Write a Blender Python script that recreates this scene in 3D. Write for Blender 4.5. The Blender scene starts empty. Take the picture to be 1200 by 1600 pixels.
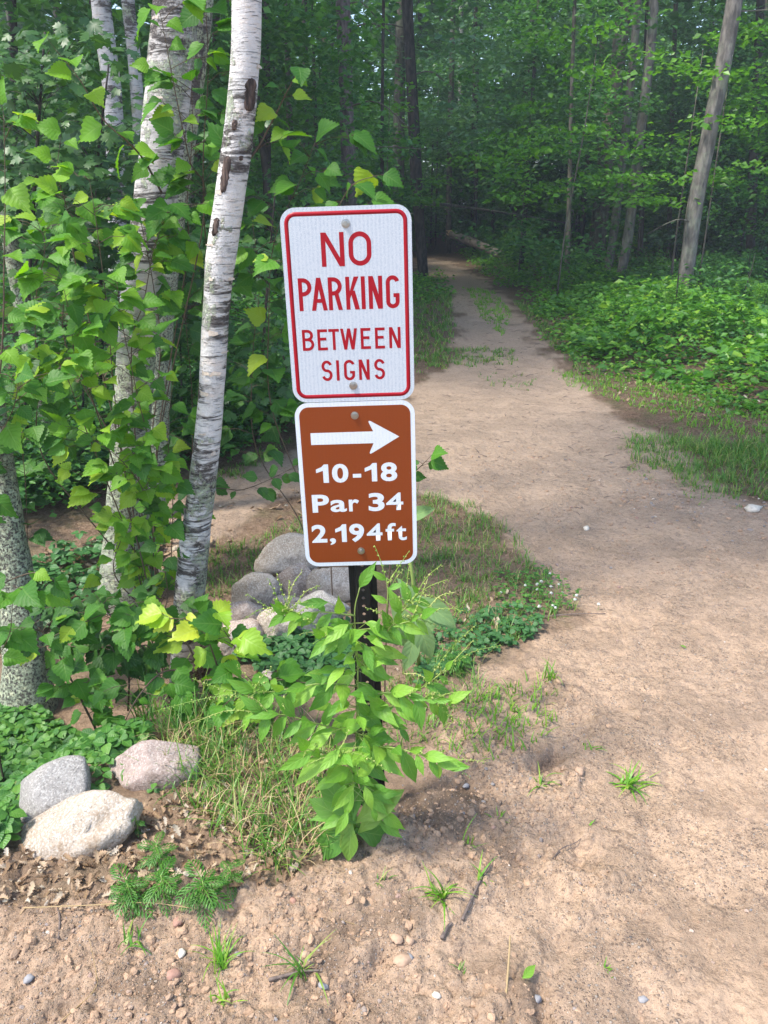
import bpy, math, random
import numpy as np
from mathutils import Vector, Matrix, Quaternion
from mathutils import noise as mnoise

sc = bpy.context.scene
COL = sc.collection
R = math.radians
random.seed(11)
rng = np.random.default_rng(11)

# ------------------------------------------------------------------ camera, light, exposure
PITCH, CAMH, FPX = R(22.0), 1.82, 1200.0
cd = bpy.data.cameras.new('camera')
cam = bpy.data.objects.new('camera', cd)
COL.objects.link(cam)
cam.location = (0, 0, CAMH)
cam.rotation_euler = (R(90) - PITCH, 0, 0)
cd.sensor_fit = 'VERTICAL'
cd.sensor_height = 24
cd.lens = 24 * FPX / 1600.0
cd.clip_start, cd.clip_end = 0.05, 600
sc.camera = cam

SUN_AZ, SUN_EL = math.atan2(-0.86, -0.42), R(60)
w = bpy.data.worlds.new('World')
sc.world = w
w.use_nodes = True
nt = w.node_tree
bg = nt.nodes['Background']
sky = nt.nodes.new('ShaderNodeTexSky')
sky.sky_type = 'NISHITA'
sky.sun_disc = False
sky.sun_elevation = SUN_EL
sky.sun_rotation = SUN_AZ
sky.air_density = 1.0
sky.dust_density = 1.6
nt.links.new(sky.outputs[0], bg.inputs[0])
bg.inputs[1].default_value = 0.15
sl = bpy.data.lights.new('sun', 'SUN')
sl.energy = 2.1
sl.angle = R(8)
sl.color = (1.0, 0.95, 0.86)
so = bpy.data.objects.new('sun', sl)
COL.objects.link(so)
sdir = Vector((math.sin(SUN_AZ) * math.cos(SUN_EL), math.cos(SUN_AZ) * math.cos(SUN_EL), math.sin(SUN_EL)))
so.rotation_euler = sdir.to_track_quat('Z', 'Y').to_euler()
sc.view_settings.view_transform = 'Standard'
sc.view_settings.look = 'None'
sc.view_settings.exposure = 1.62
sc.view_settings.gamma = 1.0
sc.cycles.max_bounces = 7
sc.cycles.diffuse_bounces = 4
sc.cycles.glossy_bounces = 2
sc.cycles.transmission_bounces = 4
sc.cycles.use_denoising = True
sc.cycles.denoiser = 'OPENIMAGEDENOISE'

# ------------------------------------------------------------------ helpers: projection
CP, SP = math.cos(PITCH), math.sin(PITCH)
def ray(px, py):
    dx, dn = (px - 600) / FPX, (py - 800) / FPX
    return np.array([dx, CP - dn * SP, -SP - dn * CP])
def at(px, py, Y):
    d = ray(px, py)
    t = Y / d[1]
    return Vector((d[0] * t, Y, CAMH + d[2] * t))
def gp(px, py, z=0.0):
    d = ray(px, py)
    t = (z - CAMH) / d[2]
    return d[0] * t, d[1] * t
def depth(p):
    return p[1] * CP + (CAMH - p[2]) * SP
def pxm(p):                       # metres per photo pixel at p
    return depth(p) / FPX

# ------------------------------------------------------------------ helpers: noise
def _h(ix, iy):
    n = (ix.astype(np.int64) * 374761393 + iy.astype(np.int64) * 668265263) & 0xffffffff
    n = ((n ^ (n >> 13)) * 1274126177) & 0xffffffff
    return ((n ^ (n >> 16)) & 0xffff) / 65535.0
def vnoise(x, y):
    x, y = np.asarray(x, float), np.asarray(y, float)
    ix, iy = np.floor(x), np.floor(y)
    fx, fy = x - ix, y - iy
    fx, fy = fx * fx * fx * (fx * (fx * 6 - 15) + 10), fy * fy * fy * (fy * (fy * 6 - 15) + 10)
    a, b, c, d = _h(ix, iy), _h(ix + 1, iy), _h(ix, iy + 1), _h(ix + 1, iy + 1)
    return (a + (b - a) * fx) * (1 - fy) + (c + (d - c) * fx) * fy
def fbm(x, y, s, o=4, g=0.5):
    r, a, t = 0, 1.0, 0
    for k in range(o):
        r = r + a * vnoise(np.asarray(x) * s + 17.3 * k, np.asarray(y) * s - 9.1 * k)
        t += a
        a *= g
        s *= 2.03
    return r / t
def cells(x, y, s):                 # rounded clods: 1 at a clod's middle, 0 in the gaps
    x, y = np.asarray(x, float) * s, np.asarray(y, float) * s
    ix, iy = np.floor(x), np.floor(y)
    best = np.full(x.shape, 9.0)
    for dx in (-1, 0, 1):
        for dy in (-1, 0, 1):
            cx = ix + dx + 0.15 + 0.7 * _h(ix + dx, iy + dy)
            cy = iy + dy + 0.15 + 0.7 * _h(ix + dx + 911, iy + dy + 77)
            rr = 0.45 + 0.5 * _h(ix + dx + 31, iy + dy + 507)
            best = np.minimum(best, np.hypot(x - cx, y - cy) / rr)
    return np.sqrt(np.clip(1 - best * best, 0, 1))
def sstep(a, b, x):
    t = np.clip((np.asarray(x, float) - a) / (b - a), 0, 1)
    return t * t * (3 - 2 * t)

# ------------------------------------------------------------------ ground shape
PATH_PX = [(664, 402), (700, 406), (765, 440), (802, 475), (832, 525), (900, 590), (960, 645), (1060, 690),
           (1120, 765), (1260, 800), (1500, 1000), (1700, 1700), (-500, 1700), (-400, 1450), (0, 1405), (150, 1430),
           (330, 1410), (480, 1380), (575, 1335), (630, 1225), (690, 1110), (740, 1052), (850, 1005), (925, 955),
           (850, 890), (800, 850), (770, 800), (650, 765), (560, 745), (440, 775), (330, 835), (240, 870), (250, 780),
           (380, 725), (480, 690), (600, 640), (650, 590), (712, 560), (712, 490), (690, 440), (652, 414)]
PATHW = np.array([gp(*p) for p in PATH_PX])
def polysd(x, y, P):                # signed distance, positive inside
    x, y = np.asarray(x, float), np.asarray(y, float)
    d = np.full(x.shape, 1e9)
    ins = np.zeros(x.shape, bool)
    n = len(P)
    for i in range(n):
        ax, ay = P[i]
        bx, by = P[(i + 1) % n]
        ex, ey = bx - ax, by - ay
        t = np.clip(((x - ax) * ex + (y - ay) * ey) / (ex * ex + ey * ey + 1e-12), 0, 1)
        d = np.minimum(d, np.hypot(x - ax - t * ex, y - ay - t * ey))
        c = ((ay > y) != (by > y)) & (x < (bx - ax) * (y - ay) / (by - ay + 1e-12) + ax)
        ins ^= c
    return np.where(ins, d, -d)
def sandmask(x, y):
    sd = polysd(x, y, PATHW)
    sd = np.where(np.asarray(y) < 1.15, 1.0, sd)
    n = fbm(x, y, 3.0, 4) - 0.5
    n2 = fbm(x, y, 22.0, 3) - 0.5
    k = np.clip(np.asarray(y) / 6, 0.5, 2.0)
    return sstep(-0.07, 0.07, sd / k + 0.34 * n + 0.16 * n2)
EA, EB = np.array([-1.30, 1.62]), np.array([-0.42, 3.0])
EN = np.array([-(EB - EA)[1], (EB - EA)[0]]) / np.hypot(*(EB - EA))
def blob(x, y, px, py, r):
    gx, gy = gp(px, py)
    return np.exp(-((np.asarray(x) - gx) ** 2 + (np.asarray(y) - gy) ** 2) / (r * r))
def rough(x, y):
    m = blob(x, y, 640, 1290, .16) + blob(x, y, 760, 1250, .2) + blob(x, y, 840, 1210, .15) + blob(x, y, 740, 1330, .16)
    m = m + blob(x, y, 300, 1500, .34) + blob(x, y, 120, 1480, .26) + blob(x, y, 440, 1560, .22) + blob(x, y, 760, 1130, .22)
    m = m + .8 * sstep(1350, 1470, 0 * x + 1400) * 0 + .75 * sstep(.30, -.05, x + .12 * fbm(x, y, 4, 3)) * sstep(2.0, 1.72, y)
    m = m + blob(x, y, 780, 1580, .14) + blob(x, y, 500, 1430, .16) + 0.5 * blob(x, y, 900, 1370, .16) + .7 * blob(x, y, 860, 1080, .18)
    return np.clip(m, 0, 1)
def seg(x, y, pa, pb, r):
    a, b = np.array(gp(*pa)), np.array(gp(*pb))
    e = b - a
    t = np.clip(((x - a[0]) * e[0] + (y - a[1]) * e[1]) / (e @ e), 0, 1)
    d = np.hypot(x - a[0] - t * e[0], y - a[1] - t * e[1])
    return np.exp(-(d / r) ** 2)
def hbase(x, y):
    x, y = np.asarray(x, float), np.asarray(y, float)
    d = (x - EA[0]) * EN[0] + (y - EA[1]) * EN[1]
    z = -0.30 * sstep(0.0, 0.55, d) * (1 - sstep(3.1, 4.6, y)) * (1 - sstep(2.5, 4, -x))
    z = z - 0.025 * sstep(0.8, 2.2, y) + 0.03 * (fbm(x, y, 0.9, 3) - 0.5)
    sd = polysd(x, y, PATHW)
    z = z + 0.12 * sstep(0.4, 3.0, -sd) * sstep(5.5, 8, y) + 0.5 * sstep(26, 60, y) * (fbm(x, y, .06, 2)) * 2
    z = z + .035 * np.exp(-((polysd(x, y, PATHW) - 0.05) / .25) ** 2) * sstep(1.2, 1.6, y) * (1 - sstep(2.6, 3.2, y))
    return z
def height(x, y):
    x, y = np.asarray(x, float), np.asarray(y, float)
    z = hbase(x, y)
    near = 1 - sstep(4.0, 9.0, y)
    m = rough(x, y)
    z = z + near * (0.016 * (fbm(x, y, 5.0, 4) - 0.5) + 0.016 * (fbm(x, y, 26, 4, 0.62) - 0.5))
    cl = cells(x, y, 19) * 0.016 * sstep(.45, .6, fbm(x, y, 9, 3)) + cells(x + 3.3, y - 1.7, 38) * 0.013 * sstep(.35, .55, fbm(x + 2, y, 12, 3)) + cells(x + 5.1, y + 2.2, 70) * .007
    z = z + near * cl * sstep(0.22, 0.65, m + 1.1 * (fbm(x, y, 7, 3) - 0.5))
    cl2 = cells(x + 8.8, y + 1.1, 60) * .006
    z = z + near * cl2 * sstep(0.5, 0.75, fbm(x + 4, y, 2.6, 4))
    z = z - 0.030 * seg(x, y, (525, 1590), (600, 1490), .025) - .045 * seg(x, y, (838, 1192), (868, 1176), .03)
    z = z + 0.014 * seg(x, y, (560, 1500), (600, 1460), .04) - .03 * seg(x, y, (846, 1545), (852, 1590), .022)
    z = z - .02 * seg(x, y, (610, 1245), (760, 1232), .022) - .02 * seg(x, y, (400, 1510), (500, 1490), .03)
    for pa, pb in (((1010, 1600), (905, 1330)), ((1120, 1500), (960, 1180)), ((690, 1600), (760, 1440))):
        z = z - .012 * seg(x, y, pa, pb, .05)
    for px, py in ((905, 1330), (1000, 1430), (1080, 1290), (960, 1100), (1060, 1150), (1130, 1400), (880, 1470), (1010, 1040)):
        r2 = blob(x, y, px, py, .06)
        z = z - .016 * r2 + .010 * (blob(x, y, px, py, .10) - r2)
    # low ridges on the trodden sand right of the sign
    z = z + near * .010 * (fbm(x * 0.6 + .5 * y, y * 2.2, 3.2, 3) - 0.5) * sstep(0.3, 0.8, x)
    return z
def hz(x, y):
    return float(height(np.array([x]), np.array([y]))[0])
def gnd(px, py, base=True):          # the point of the ground seen at a photo pixel
    z = 0.0
    f = hbase if base else height
    for _ in range(14):
        x, y = gp(px, py, z)
        z = 0.5 * z + 0.5 * float(f(np.array([x]), np.array([y]))[0])
    x, y = gp(px, py, z)
    return Vector((x, y, hz(x, y)))

# ------------------------------------------------------------------ helpers: meshes and objects
class MB:
    def __init__(s):
        s.v, s.f, s.uv, s.mi = [], [], [], []
        s.has_uv = False
        s.smooth = True
    def add(s, v, f, uv=None, mi=0):
        o = len(s.v)
        s.v.extend(v)
        s.f.extend([tuple(i + o for i in q) for q in f])
        s.mi.extend([mi] * len(f))
        if uv is not None:
            s.has_uv = True
            s.uv.extend(uv)
        else:
            s.uv.extend([(0, 0, 0)] * len(v))
    def mesh(s, name, mats):
        me = bpy.data.meshes.new(name)
        me.from_pydata([tuple(p) for p in s.v], [], s.f)
        if not isinstance(mats, (list, tuple)):
            mats = [mats]
        for m in mats:
            me.materials.append(m)
        if len(mats) > 1:
            me.polygons.foreach_set('material_index', s.mi)
        if s.has_uv:
            a = me.attributes.new('luv', 'FLOAT_VECTOR', 'POINT')
            a.data.foreach_set('vector', np.array(s.uv, dtype=np.float32).ravel())
        me.polygons.foreach_set('use_smooth', [s.smooth] * len(me.polygons))
        me.update()
        return me
def props(o, label=None, cat=None, group=None, kind=None):
    if label: o['label'] = label
    if cat: o['category'] = cat
    if group: o['group'] = group
    if kind: o['kind'] = kind
    return o
def thing(name, label, cat, loc=(0, 0, 0), group=None):
    o = bpy.data.objects.new(name, None)
    o.empty_display_size = .05
    COL.objects.link(o)
    o.location = loc
    return props(o, label, cat, group)
def link(name, me, parent=None, mat=None, **k):
    o = bpy.data.objects.new(name, me)
    COL.objects.link(o)
    if parent is not None:
        o.parent = parent
    if mat is not None:
        o.matrix_basis = mat
    return props(o, **k)
def build(name, mb, m, parent=None, world=True, **k):
    """link one mesh object; vertices given in world space are made relative to the thing's base"""
    if parent is not None and world:
        b = parent.location if parent.parent is None else parent.location + parent.parent.location
        mb.v = [(p[0] - b[0], p[1] - b[1], p[2] - b[2]) for p in mb.v]
    return link(name, mb.mesh(name, m), parent, **k)
def frame(base, d, n):
    d = Vector(d).normalized()
    n = Vector(n)
    n = n - d * n.dot(d)
    if n.length < 1e-5:
        n = d.orthogonal()
    n.normalize()
    r = d.cross(n)
    m = Matrix((r, d, n)).transposed().to_4x4()
    m.translation = base
    return m
def smooth_path(pts, n):
    """Catmull-Rom through points (Vectors), n samples"""
    P = [pts[0] + (pts[0] - pts[1])] + list(pts) + [pts[-1] + (pts[-1] - pts[-2])]
    out = []
    for i in range(n):
        t = i / (n - 1) * (len(pts) - 1)
        k = min(int(t), len(pts) - 2)
        u = t - k
        a, b, c, d = P[k], P[k + 1], P[k + 2], P[k + 3]
        out.append(0.5 * ((2 * b) + (c - a) * u + (2 * a - 5 * b + 4 * c - d) * u * u + (3 * b - a - 3 * c + d) * u ** 3))
    return out
def lerp_list(v, t):
    t = t * (len(v) - 1)
    k = min(int(t), len(v) - 2)
    return v[k] + (v[k + 1] - v[k]) * (t - k)
def tube(mb, pts, rad, seg=8, rough=0, rs=6.0, cap=True, mi=0):
    n = len(pts)
    nrm = Vector((0, -1, 0.01))
    rings = []
    V = []
    for i, p in enumerate(pts):
        d = (pts[min(i + 1, n - 1)] - pts[max(i - 1, 0)])
        d = d.normalized() if d.length > 1e-9 else Vector((0, 0, 1))
        nn = nrm - d * nrm.dot(d)
        if nn.length < 1e-3:
            nn = d.orthogonal()
        nn.normalize()
        nrm = nn
        b = d.cross(nn)
        r = rad[i] if hasattr(rad, '__len__') else rad
        for k in range(seg):
            a = 2 * math.pi * k / seg
            u = nn * math.cos(a) + b * math.sin(a)
            rr = r
            if rough:
                q = p + u * r
                rr = r * (1 + rough * mnoise.noise(q * rs) + rough * 0.5 * mnoise.noise(q * rs * 2.7))
            V.append(p + u * rr)
    F = []
    for i in range(n - 1):
        for k in range(seg):
            a, b = i * seg + k, i * seg + (k + 1) % seg
            F.append((a, b, b + seg, a + seg))
    if cap:
        F.append(tuple(range(seg))[::-1])
        F.append(tuple((n - 1) * seg + k for k in range(seg)))
    mb.add(V, F, None, mi)
def box(mb, x0, x1, y0, y1, z0, z1):
    v = [(x, y, z) for z in (z0, z1) for y in (y0, y1) for x in (x0, x1)]
    mb.add(v, [(0, 2, 3, 1), (4, 5, 7, 6), (0, 1, 5, 4), (2, 6, 7, 3), (0, 4, 6, 2), (1, 3, 7, 5)])

# ------------------------------------------------------------------ helpers: materials
def newmat(name):
    m = bpy.data.materials.new(name)
    m.use_nodes = True
    n = m.node_tree
    for x in list(n.nodes):
        n.nodes.remove(x)
    out = n.nodes.new('ShaderNodeOutputMaterial')
    return m, n, out
class NT:
    """tiny node builder"""
    def __init__(s, name):
        s.m, s.t, s.out = newmat(name)
    def n(s, typ, **k):
        x = s.t.nodes.new(typ)
        for a, b in k.items():
            setattr(x, a, b)
        return x
    def l(s, a, b):
        s.t.links.new(a, b)
    def set(s, node, i, v):
        if hasattr(v, 'is_output') or isinstance(v, bpy.types.NodeSocket):
            s.l(v, node.inputs[i])
        elif v is not None:
            node.inputs[i].default_value = v
    def coord(s, which='Object', scale=(1, 1, 1)):
        c = s.n('ShaderNodeTexCoord')
        mp = s.n('ShaderNodeMapping')
        s.l(c.outputs[which], mp.inputs[0])
        mp.inputs['Scale'].default_value = scale
        return mp.outputs[0]
    def noise(s, vec, scale, detail=4, rough=.55, dist=0):
        x = s.n('ShaderNodeTexNoise')
        s.set(x, 'Vector', vec)
        x.inputs['Scale'].default_value = scale
        x.inputs['Detail'].default_value = detail
        x.inputs['Roughness'].default_value = rough
        x.inputs['Distortion'].default_value = dist
        return x.outputs['Fac']
    def voro(s, vec, scale, feature='F1', out='Distance'):
        x = s.n('ShaderNodeTexVoronoi', feature=feature)
        s.set(x, 'Vector', vec)
        x.inputs['Scale'].default_value = scale
        return x.outputs[out]
    def ramp(s, fac, stops, interp='LINEAR'):
        x = s.n('ShaderNodeValToRGB')
        x.color_ramp.interpolation = interp
        s.set(x, 0, fac)
        el = x.color_ramp.elements
        while len(el) < len(stops):
            el.new(0.5)
        for e, (p, c) in zip(el, stops):
            e.position = p
            e.color = (*c, 1) if len(c) == 3 else c
        return x.outputs[0]
    def fr(s, fac, a, b):           # grey ramp from a to b
        x = s.n('ShaderNodeMapRange', interpolation_type='SMOOTHSTEP')
        s.set(x, 0, fac)
        x.inputs[1].default_value = a
        x.inputs[2].default_value = b
        return x.outputs[0]
    def mix(s, fac, a, b, mode='MIX'):
        x = s.n('ShaderNodeMix', data_type='RGBA', blend_type=mode)
        s.set(x, 0, fac)
        for i, v in ((6, a), (7, b)):
            if isinstance(v, (tuple, list)):
                v = (*v, 1) if len(v) == 3 else v
            s.set(x, i, v)
        return x.outputs[2]
    def math(s, op, a, b=None, c=None):
        x = s.n('ShaderNodeMath', operation=op)
        s.set(x, 0, a)
        s.set(x, 1, b)
        s.set(x, 2, c)
        return x.outputs[0]
    def attr(s, name, out='Fac'):
        x = s.n('ShaderNodeAttribute', attribute_name=name)
        return x.outputs[out]
    def bump(s, h, strength=.5, dist=.01, normal=None):
        x = s.n('ShaderNodeBump')
        x.inputs['Strength'].default_value = strength
        x.inputs['Distance'].default_value = dist
        s.set(x, 'Height', h)
        if normal is not None:
            s.l(normal, x.inputs['Normal'])
        return x.outputs[0]
    def pbsdf(s, col, rough=.6, normal=None, metal=0, spec=.5):
        x = s.n('ShaderNodeBsdfPrincipled')
        if isinstance(col, tuple):
            col = (*col, 1) if len(col) == 3 else col
        s.set(x, 'Base Color', col)
        s.set(x, 'Roughness', rough)
        s.set(x, 'Metallic', metal)
        s.set(x, 'Specular IOR Level', spec)
        if normal is not None:
            s.l(normal, x.inputs['Normal'])
        return x.outputs[0]
    def done(s, shader):
        s.l(shader, s.out.inputs[0])
        return s.m

def leaf_mat(name, stops, trans=.4, tcol=(1.25, 1.35, .5), rough=.42, veins=7, vein_amt=.5, patch=.25, spec=.45):
    """leaf: random green per leaf, paler midrib and side veins with relief, light shining through"""
    t = NT(name)
    oi = t.n('ShaderNodeObjectInfo').outputs['Random']
    isl = t.n('ShaderNodeNewGeometry').outputs['Random Per Island']
    rnd = t.math('FRACT', t.math('ADD', oi, isl))
    col = t.ramp(rnd, stops)
    co = t.coord('Object')
    nz = t.noise(co, 38, 3)
    col = t.mix(t.math('MULTIPLY', t.fr(nz, .45, .8), patch), col, (.9, 1.0, .35), 'MULTIPLY')
    norm = None
    if veins:
        sp = t.n('ShaderNodeSeparateXYZ')
        t.l(t.attr('luv', 'Vector'), sp.inputs[0])
        ax = t.math('ABSOLUTE', sp.outputs[0])
        mid = t.fr(ax, .09, .02)
        ph = t.math('SUBTRACT', t.math('MULTIPLY', sp.outputs[1], float(veins)), t.math('MULTIPLY', ax, veins * .28))
        sv = t.math('ABSOLUTE', t.math('SUBTRACT', t.math('FRACT', ph), .5))
        side = t.fr(sv, .10, .02)
        v = t.math('MAXIMUM', mid, t.math('MULTIPLY', side, .55))
        col = t.mix(t.math('MULTIPLY', v, vein_amt), col, t.mix(.35, col, (.45, .6, .2)))
        hgt = t.math('ADD', t.math('MULTIPLY', sv, 1.2), t.math('MULTIPLY', mid, -.8))
        norm = t.bump(hgt, .28, .004)
    if veins:
        br = t.math('MULTIPLY', t.fr(t.noise(co, 16, 4, .7), .66, .72), t.fr(rnd, .35, .6))
        col = t.mix(t.math('MULTIPLY', br, .7), col, (.20, .13, .04))
    p = t.pbsdf(col, rough, norm, spec=spec)
    tr = t.n('ShaderNodeBsdfTranslucent')
    t.l(t.mix(1.0, col, (*tcol, 1), 'MULTIPLY'), tr.inputs[0])
    if norm is not None:
        t.l(norm, tr.inputs[1])
    mx = t.n('ShaderNodeMixShader')
    mx.inputs[0].default_value = trans
    t.l(p, mx.inputs[1])
    t.l(tr.outputs[0], mx.inputs[2])
    return t.done(mx.outputs[0])

M = {}
M['birch_leaf'] = leaf_mat('birch_leaf', [(0, (.045, .15, .018)), (.5, (.065, .20, .020)), (.78, (.10, .27, .024)), (.93, (.20, .38, .03)), (1, (.34, .46, .04))], .42, tcol=(1.25, 1.3, .35), vein_amt=.3, spec=.32, rough=.5)
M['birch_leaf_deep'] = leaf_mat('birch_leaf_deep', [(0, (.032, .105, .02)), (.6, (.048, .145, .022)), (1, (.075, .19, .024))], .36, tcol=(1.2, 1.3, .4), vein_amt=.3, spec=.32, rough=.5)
M['fresh_leaf'] = leaf_mat('fresh_leaf', [(0, (.10, .27, .022)), (.5, (.16, .36, .026)), (1, (.30, .46, .035))], .48, tcol=(1.3, 1.3, .3), vein_amt=.3, spec=.3, rough=.5)
M['yellow_leaf'] = leaf_mat('yellow_leaf', [(0, (.22, .42, .03)), (.6, (.36, .52, .04)), (1, (.50, .54, .05))], .42)
M['weed_leaf'] = leaf_mat('weed_leaf', [(0, (.10, .265, .030)), (.5, (.15, .345, .036)), (1, (.24, .43, .05))], .36, veins=5, rough=.5, vein_amt=.35, tcol=(1.2, 1.3, .4))
M['basal_leaf'] = leaf_mat('basal_leaf', [(0, (.07, .20, .028)), (.6, (.12, .26, .036)), (1, (.21, .34, .055))], .3, vein_amt=.35, veins=6, rough=.55, patch=.6)
M['mullein_leaf'] = leaf_mat('mullein_leaf', [(0, (.16, .27, .11)), (1, (.22, .34, .15))], .3, veins=6, rough=.8, spec=.15)
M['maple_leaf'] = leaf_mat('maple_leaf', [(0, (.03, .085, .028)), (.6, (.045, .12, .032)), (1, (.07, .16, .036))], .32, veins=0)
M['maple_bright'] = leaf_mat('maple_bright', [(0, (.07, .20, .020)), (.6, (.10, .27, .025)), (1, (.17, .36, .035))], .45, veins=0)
M['forest_leaf'] = leaf_mat('forest_leaf', [(0, (.034, .118, .036)), (.5, (.062, .185, .046)), (1, (.115, .28, .055))], .44, veins=0, patch=0)
M['forest_leaf_blue'] = leaf_mat('forest_leaf_blue', [(0, (.085, .20, .11)), (.5, (.12, .26, .14)), (1, (.18, .34, .17))], .4, veins=0, patch=0)
M['undergrowth_leaf'] = leaf_mat('undergrowth_leaf', [(0, (.055, .17, .026)), (.5, (.095, .26, .03)), (.85, (.16, .35, .038)), (1, (.27, .44, .045))], .4, veins=0, patch=0)
M['cover_leaf'] = leaf_mat('cover_leaf', [(0, (.05, .16, .03)), (.55, (.075, .22, .035)), (1, (.13, .29, .045))], .34, veins=6)
M['clover_leaf'] = leaf_mat('clover_leaf', [(0, (.035, .12, .035)), (1, (.06, .18, .05))], .3, veins=6)
M['feather_leaf'] = leaf_mat('feather_leaf', [(0, (.05, .17, .025)), (1, (.11, .27, .035))], .34, veins=0)
M['grass_blade'] = leaf_mat('grass_blade', [(0, (.07, .19, .028)), (.5, (.11, .26, .036)), (.8, (.18, .33, .05)), (.93, (.33, .36, .11)), (1, (.46, .38, .18))], .34, veins=0)
M['grass_bright'] = leaf_mat('grass_bright', [(0, (.11, .30, .025)), (.7, (.18, .38, .035)), (1, (.30, .45, .06))], .4, veins=0)
M['straw'] = leaf_mat('straw', [(0, (.36, .25, .12)), (1, (.58, .44, .25))], .2, (1, 1, .8), veins=0, rough=.7)
M['dead_leaf'] = leaf_mat('dead_leaf', [(0, (.19, .115, .07)), (.4, (.34, .225, .145)), (.75, (.43, .315, .22)), (1, (.48, .42, .35))], .15, (1.1, .9, .6), veins=6, rough=.8, spec=.2)
M['bud'] = leaf_mat('bud', [(0, (.16, .30, .05)), (.6, (.30, .42, .08)), (1, (.52, .55, .2))], .25, veins=0)

def simple(name, col, rough=.6, metal=0, nscale=0, namt=.2, bump=0, spec=.5, ncol=None):
    t = NT(name)
    c = t.coord('Object')
    colr = (*col, 1)
    nrm = None
    if nscale:
        nz = t.noise(c, nscale, 5)
        colr = t.mix(t.math('MULTIPLY', t.fr(nz, .4, .7), namt), colr, ncol or tuple(x * .45 for x in col))
        if bump:
            nrm = t.bump(nz, bump, .004)
    return t.done(t.pbsdf(colr, rough, nrm, metal, spec))
M['stem_green'] = simple('stem_green', (.22, .30, .07), .6)
M['stem_brown'] = simple('stem_brown', (.10, .065, .04), .75, nscale=60, namt=.4)
M['twig'] = simple('twig', (.16, .12, .10), .85, nscale=90, namt=.7, bump=.4)
M['flower_white'] = simple('flower_white', (.80, .80, .74), .7, nscale=200, namt=.25, ncol=(.55, .6, .38))
M['post_steel'] = simple('post_steel', (.008, .0085, .009), .5, nscale=40, namt=.4, ncol=(.022, .02, .018), spec=.25)
M['bolt_steel'] = simple('bolt_steel', (.36, .36, .355), .30, metal=1.0, nscale=500, namt=.4, ncol=(.30, .28, .25))

def sign_sheet(name, base, dark, amt):
    t = NT(name)
    c = t.coord('Object')
    mp = t.n('ShaderNodeMapping')
    t.l(c, mp.inputs[0])
    mp.inputs['Scale'].default_value = (1, 0, 1)
    v = t.voro(mp.outputs[0], 330, 'DISTANCE_TO_EDGE')
    cell = t.fr(v, .22, .06)
    w1 = t.n('ShaderNodeTexWave', wave_type='BANDS', bands_direction='X')
    t.l(mp.outputs[0], w1.inputs[0])
    w1.inputs['Scale'].default_value = 34
    w1.inputs['Distortion'].default_value = 1.0
    k = t.math('MULTIPLY', cell, t.math('MULTIPLY_ADD', w1.outputs['Fac'], .6 * amt, .55 * amt))
    nz = t.noise(c, 7, 4)
    col = t.mix(k, base, dark)
    col = t.mix(t.math('MULTIPLY', t.fr(nz, .5, .8), .12), col, tuple(x * .75 for x in base))
    sp = t.noise(c, 150, 2)
    col = t.mix(t.math('MULTIPLY', t.fr(sp, .74, .8), .5), col, tuple(min(1, x * .5 + .12) for x in base))
    return t.done(t.pbsdf(col, .32, t.bump(v, .08, .001), spec=.22))
M['sheet_white'] = sign_sheet('sheet_white', (.50, .53, .555), (.32, .37, .44), .75)
M['sheet_letter'] = sign_sheet('sheet_letter', (.60, .63, .66), (.44, .50, .58), .6)
M['sheet_brown'] = sign_sheet('sheet_brown', (.19, .039, .008), (.172, .035, .007), .6)
M['ink_red'] = sign_sheet('ink_red', (.29, .003, .012), (.26, .003, .010), .5)
M['panel_back'] = simple('panel_back', (.55, .56, .57), .4, metal=.9)

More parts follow.
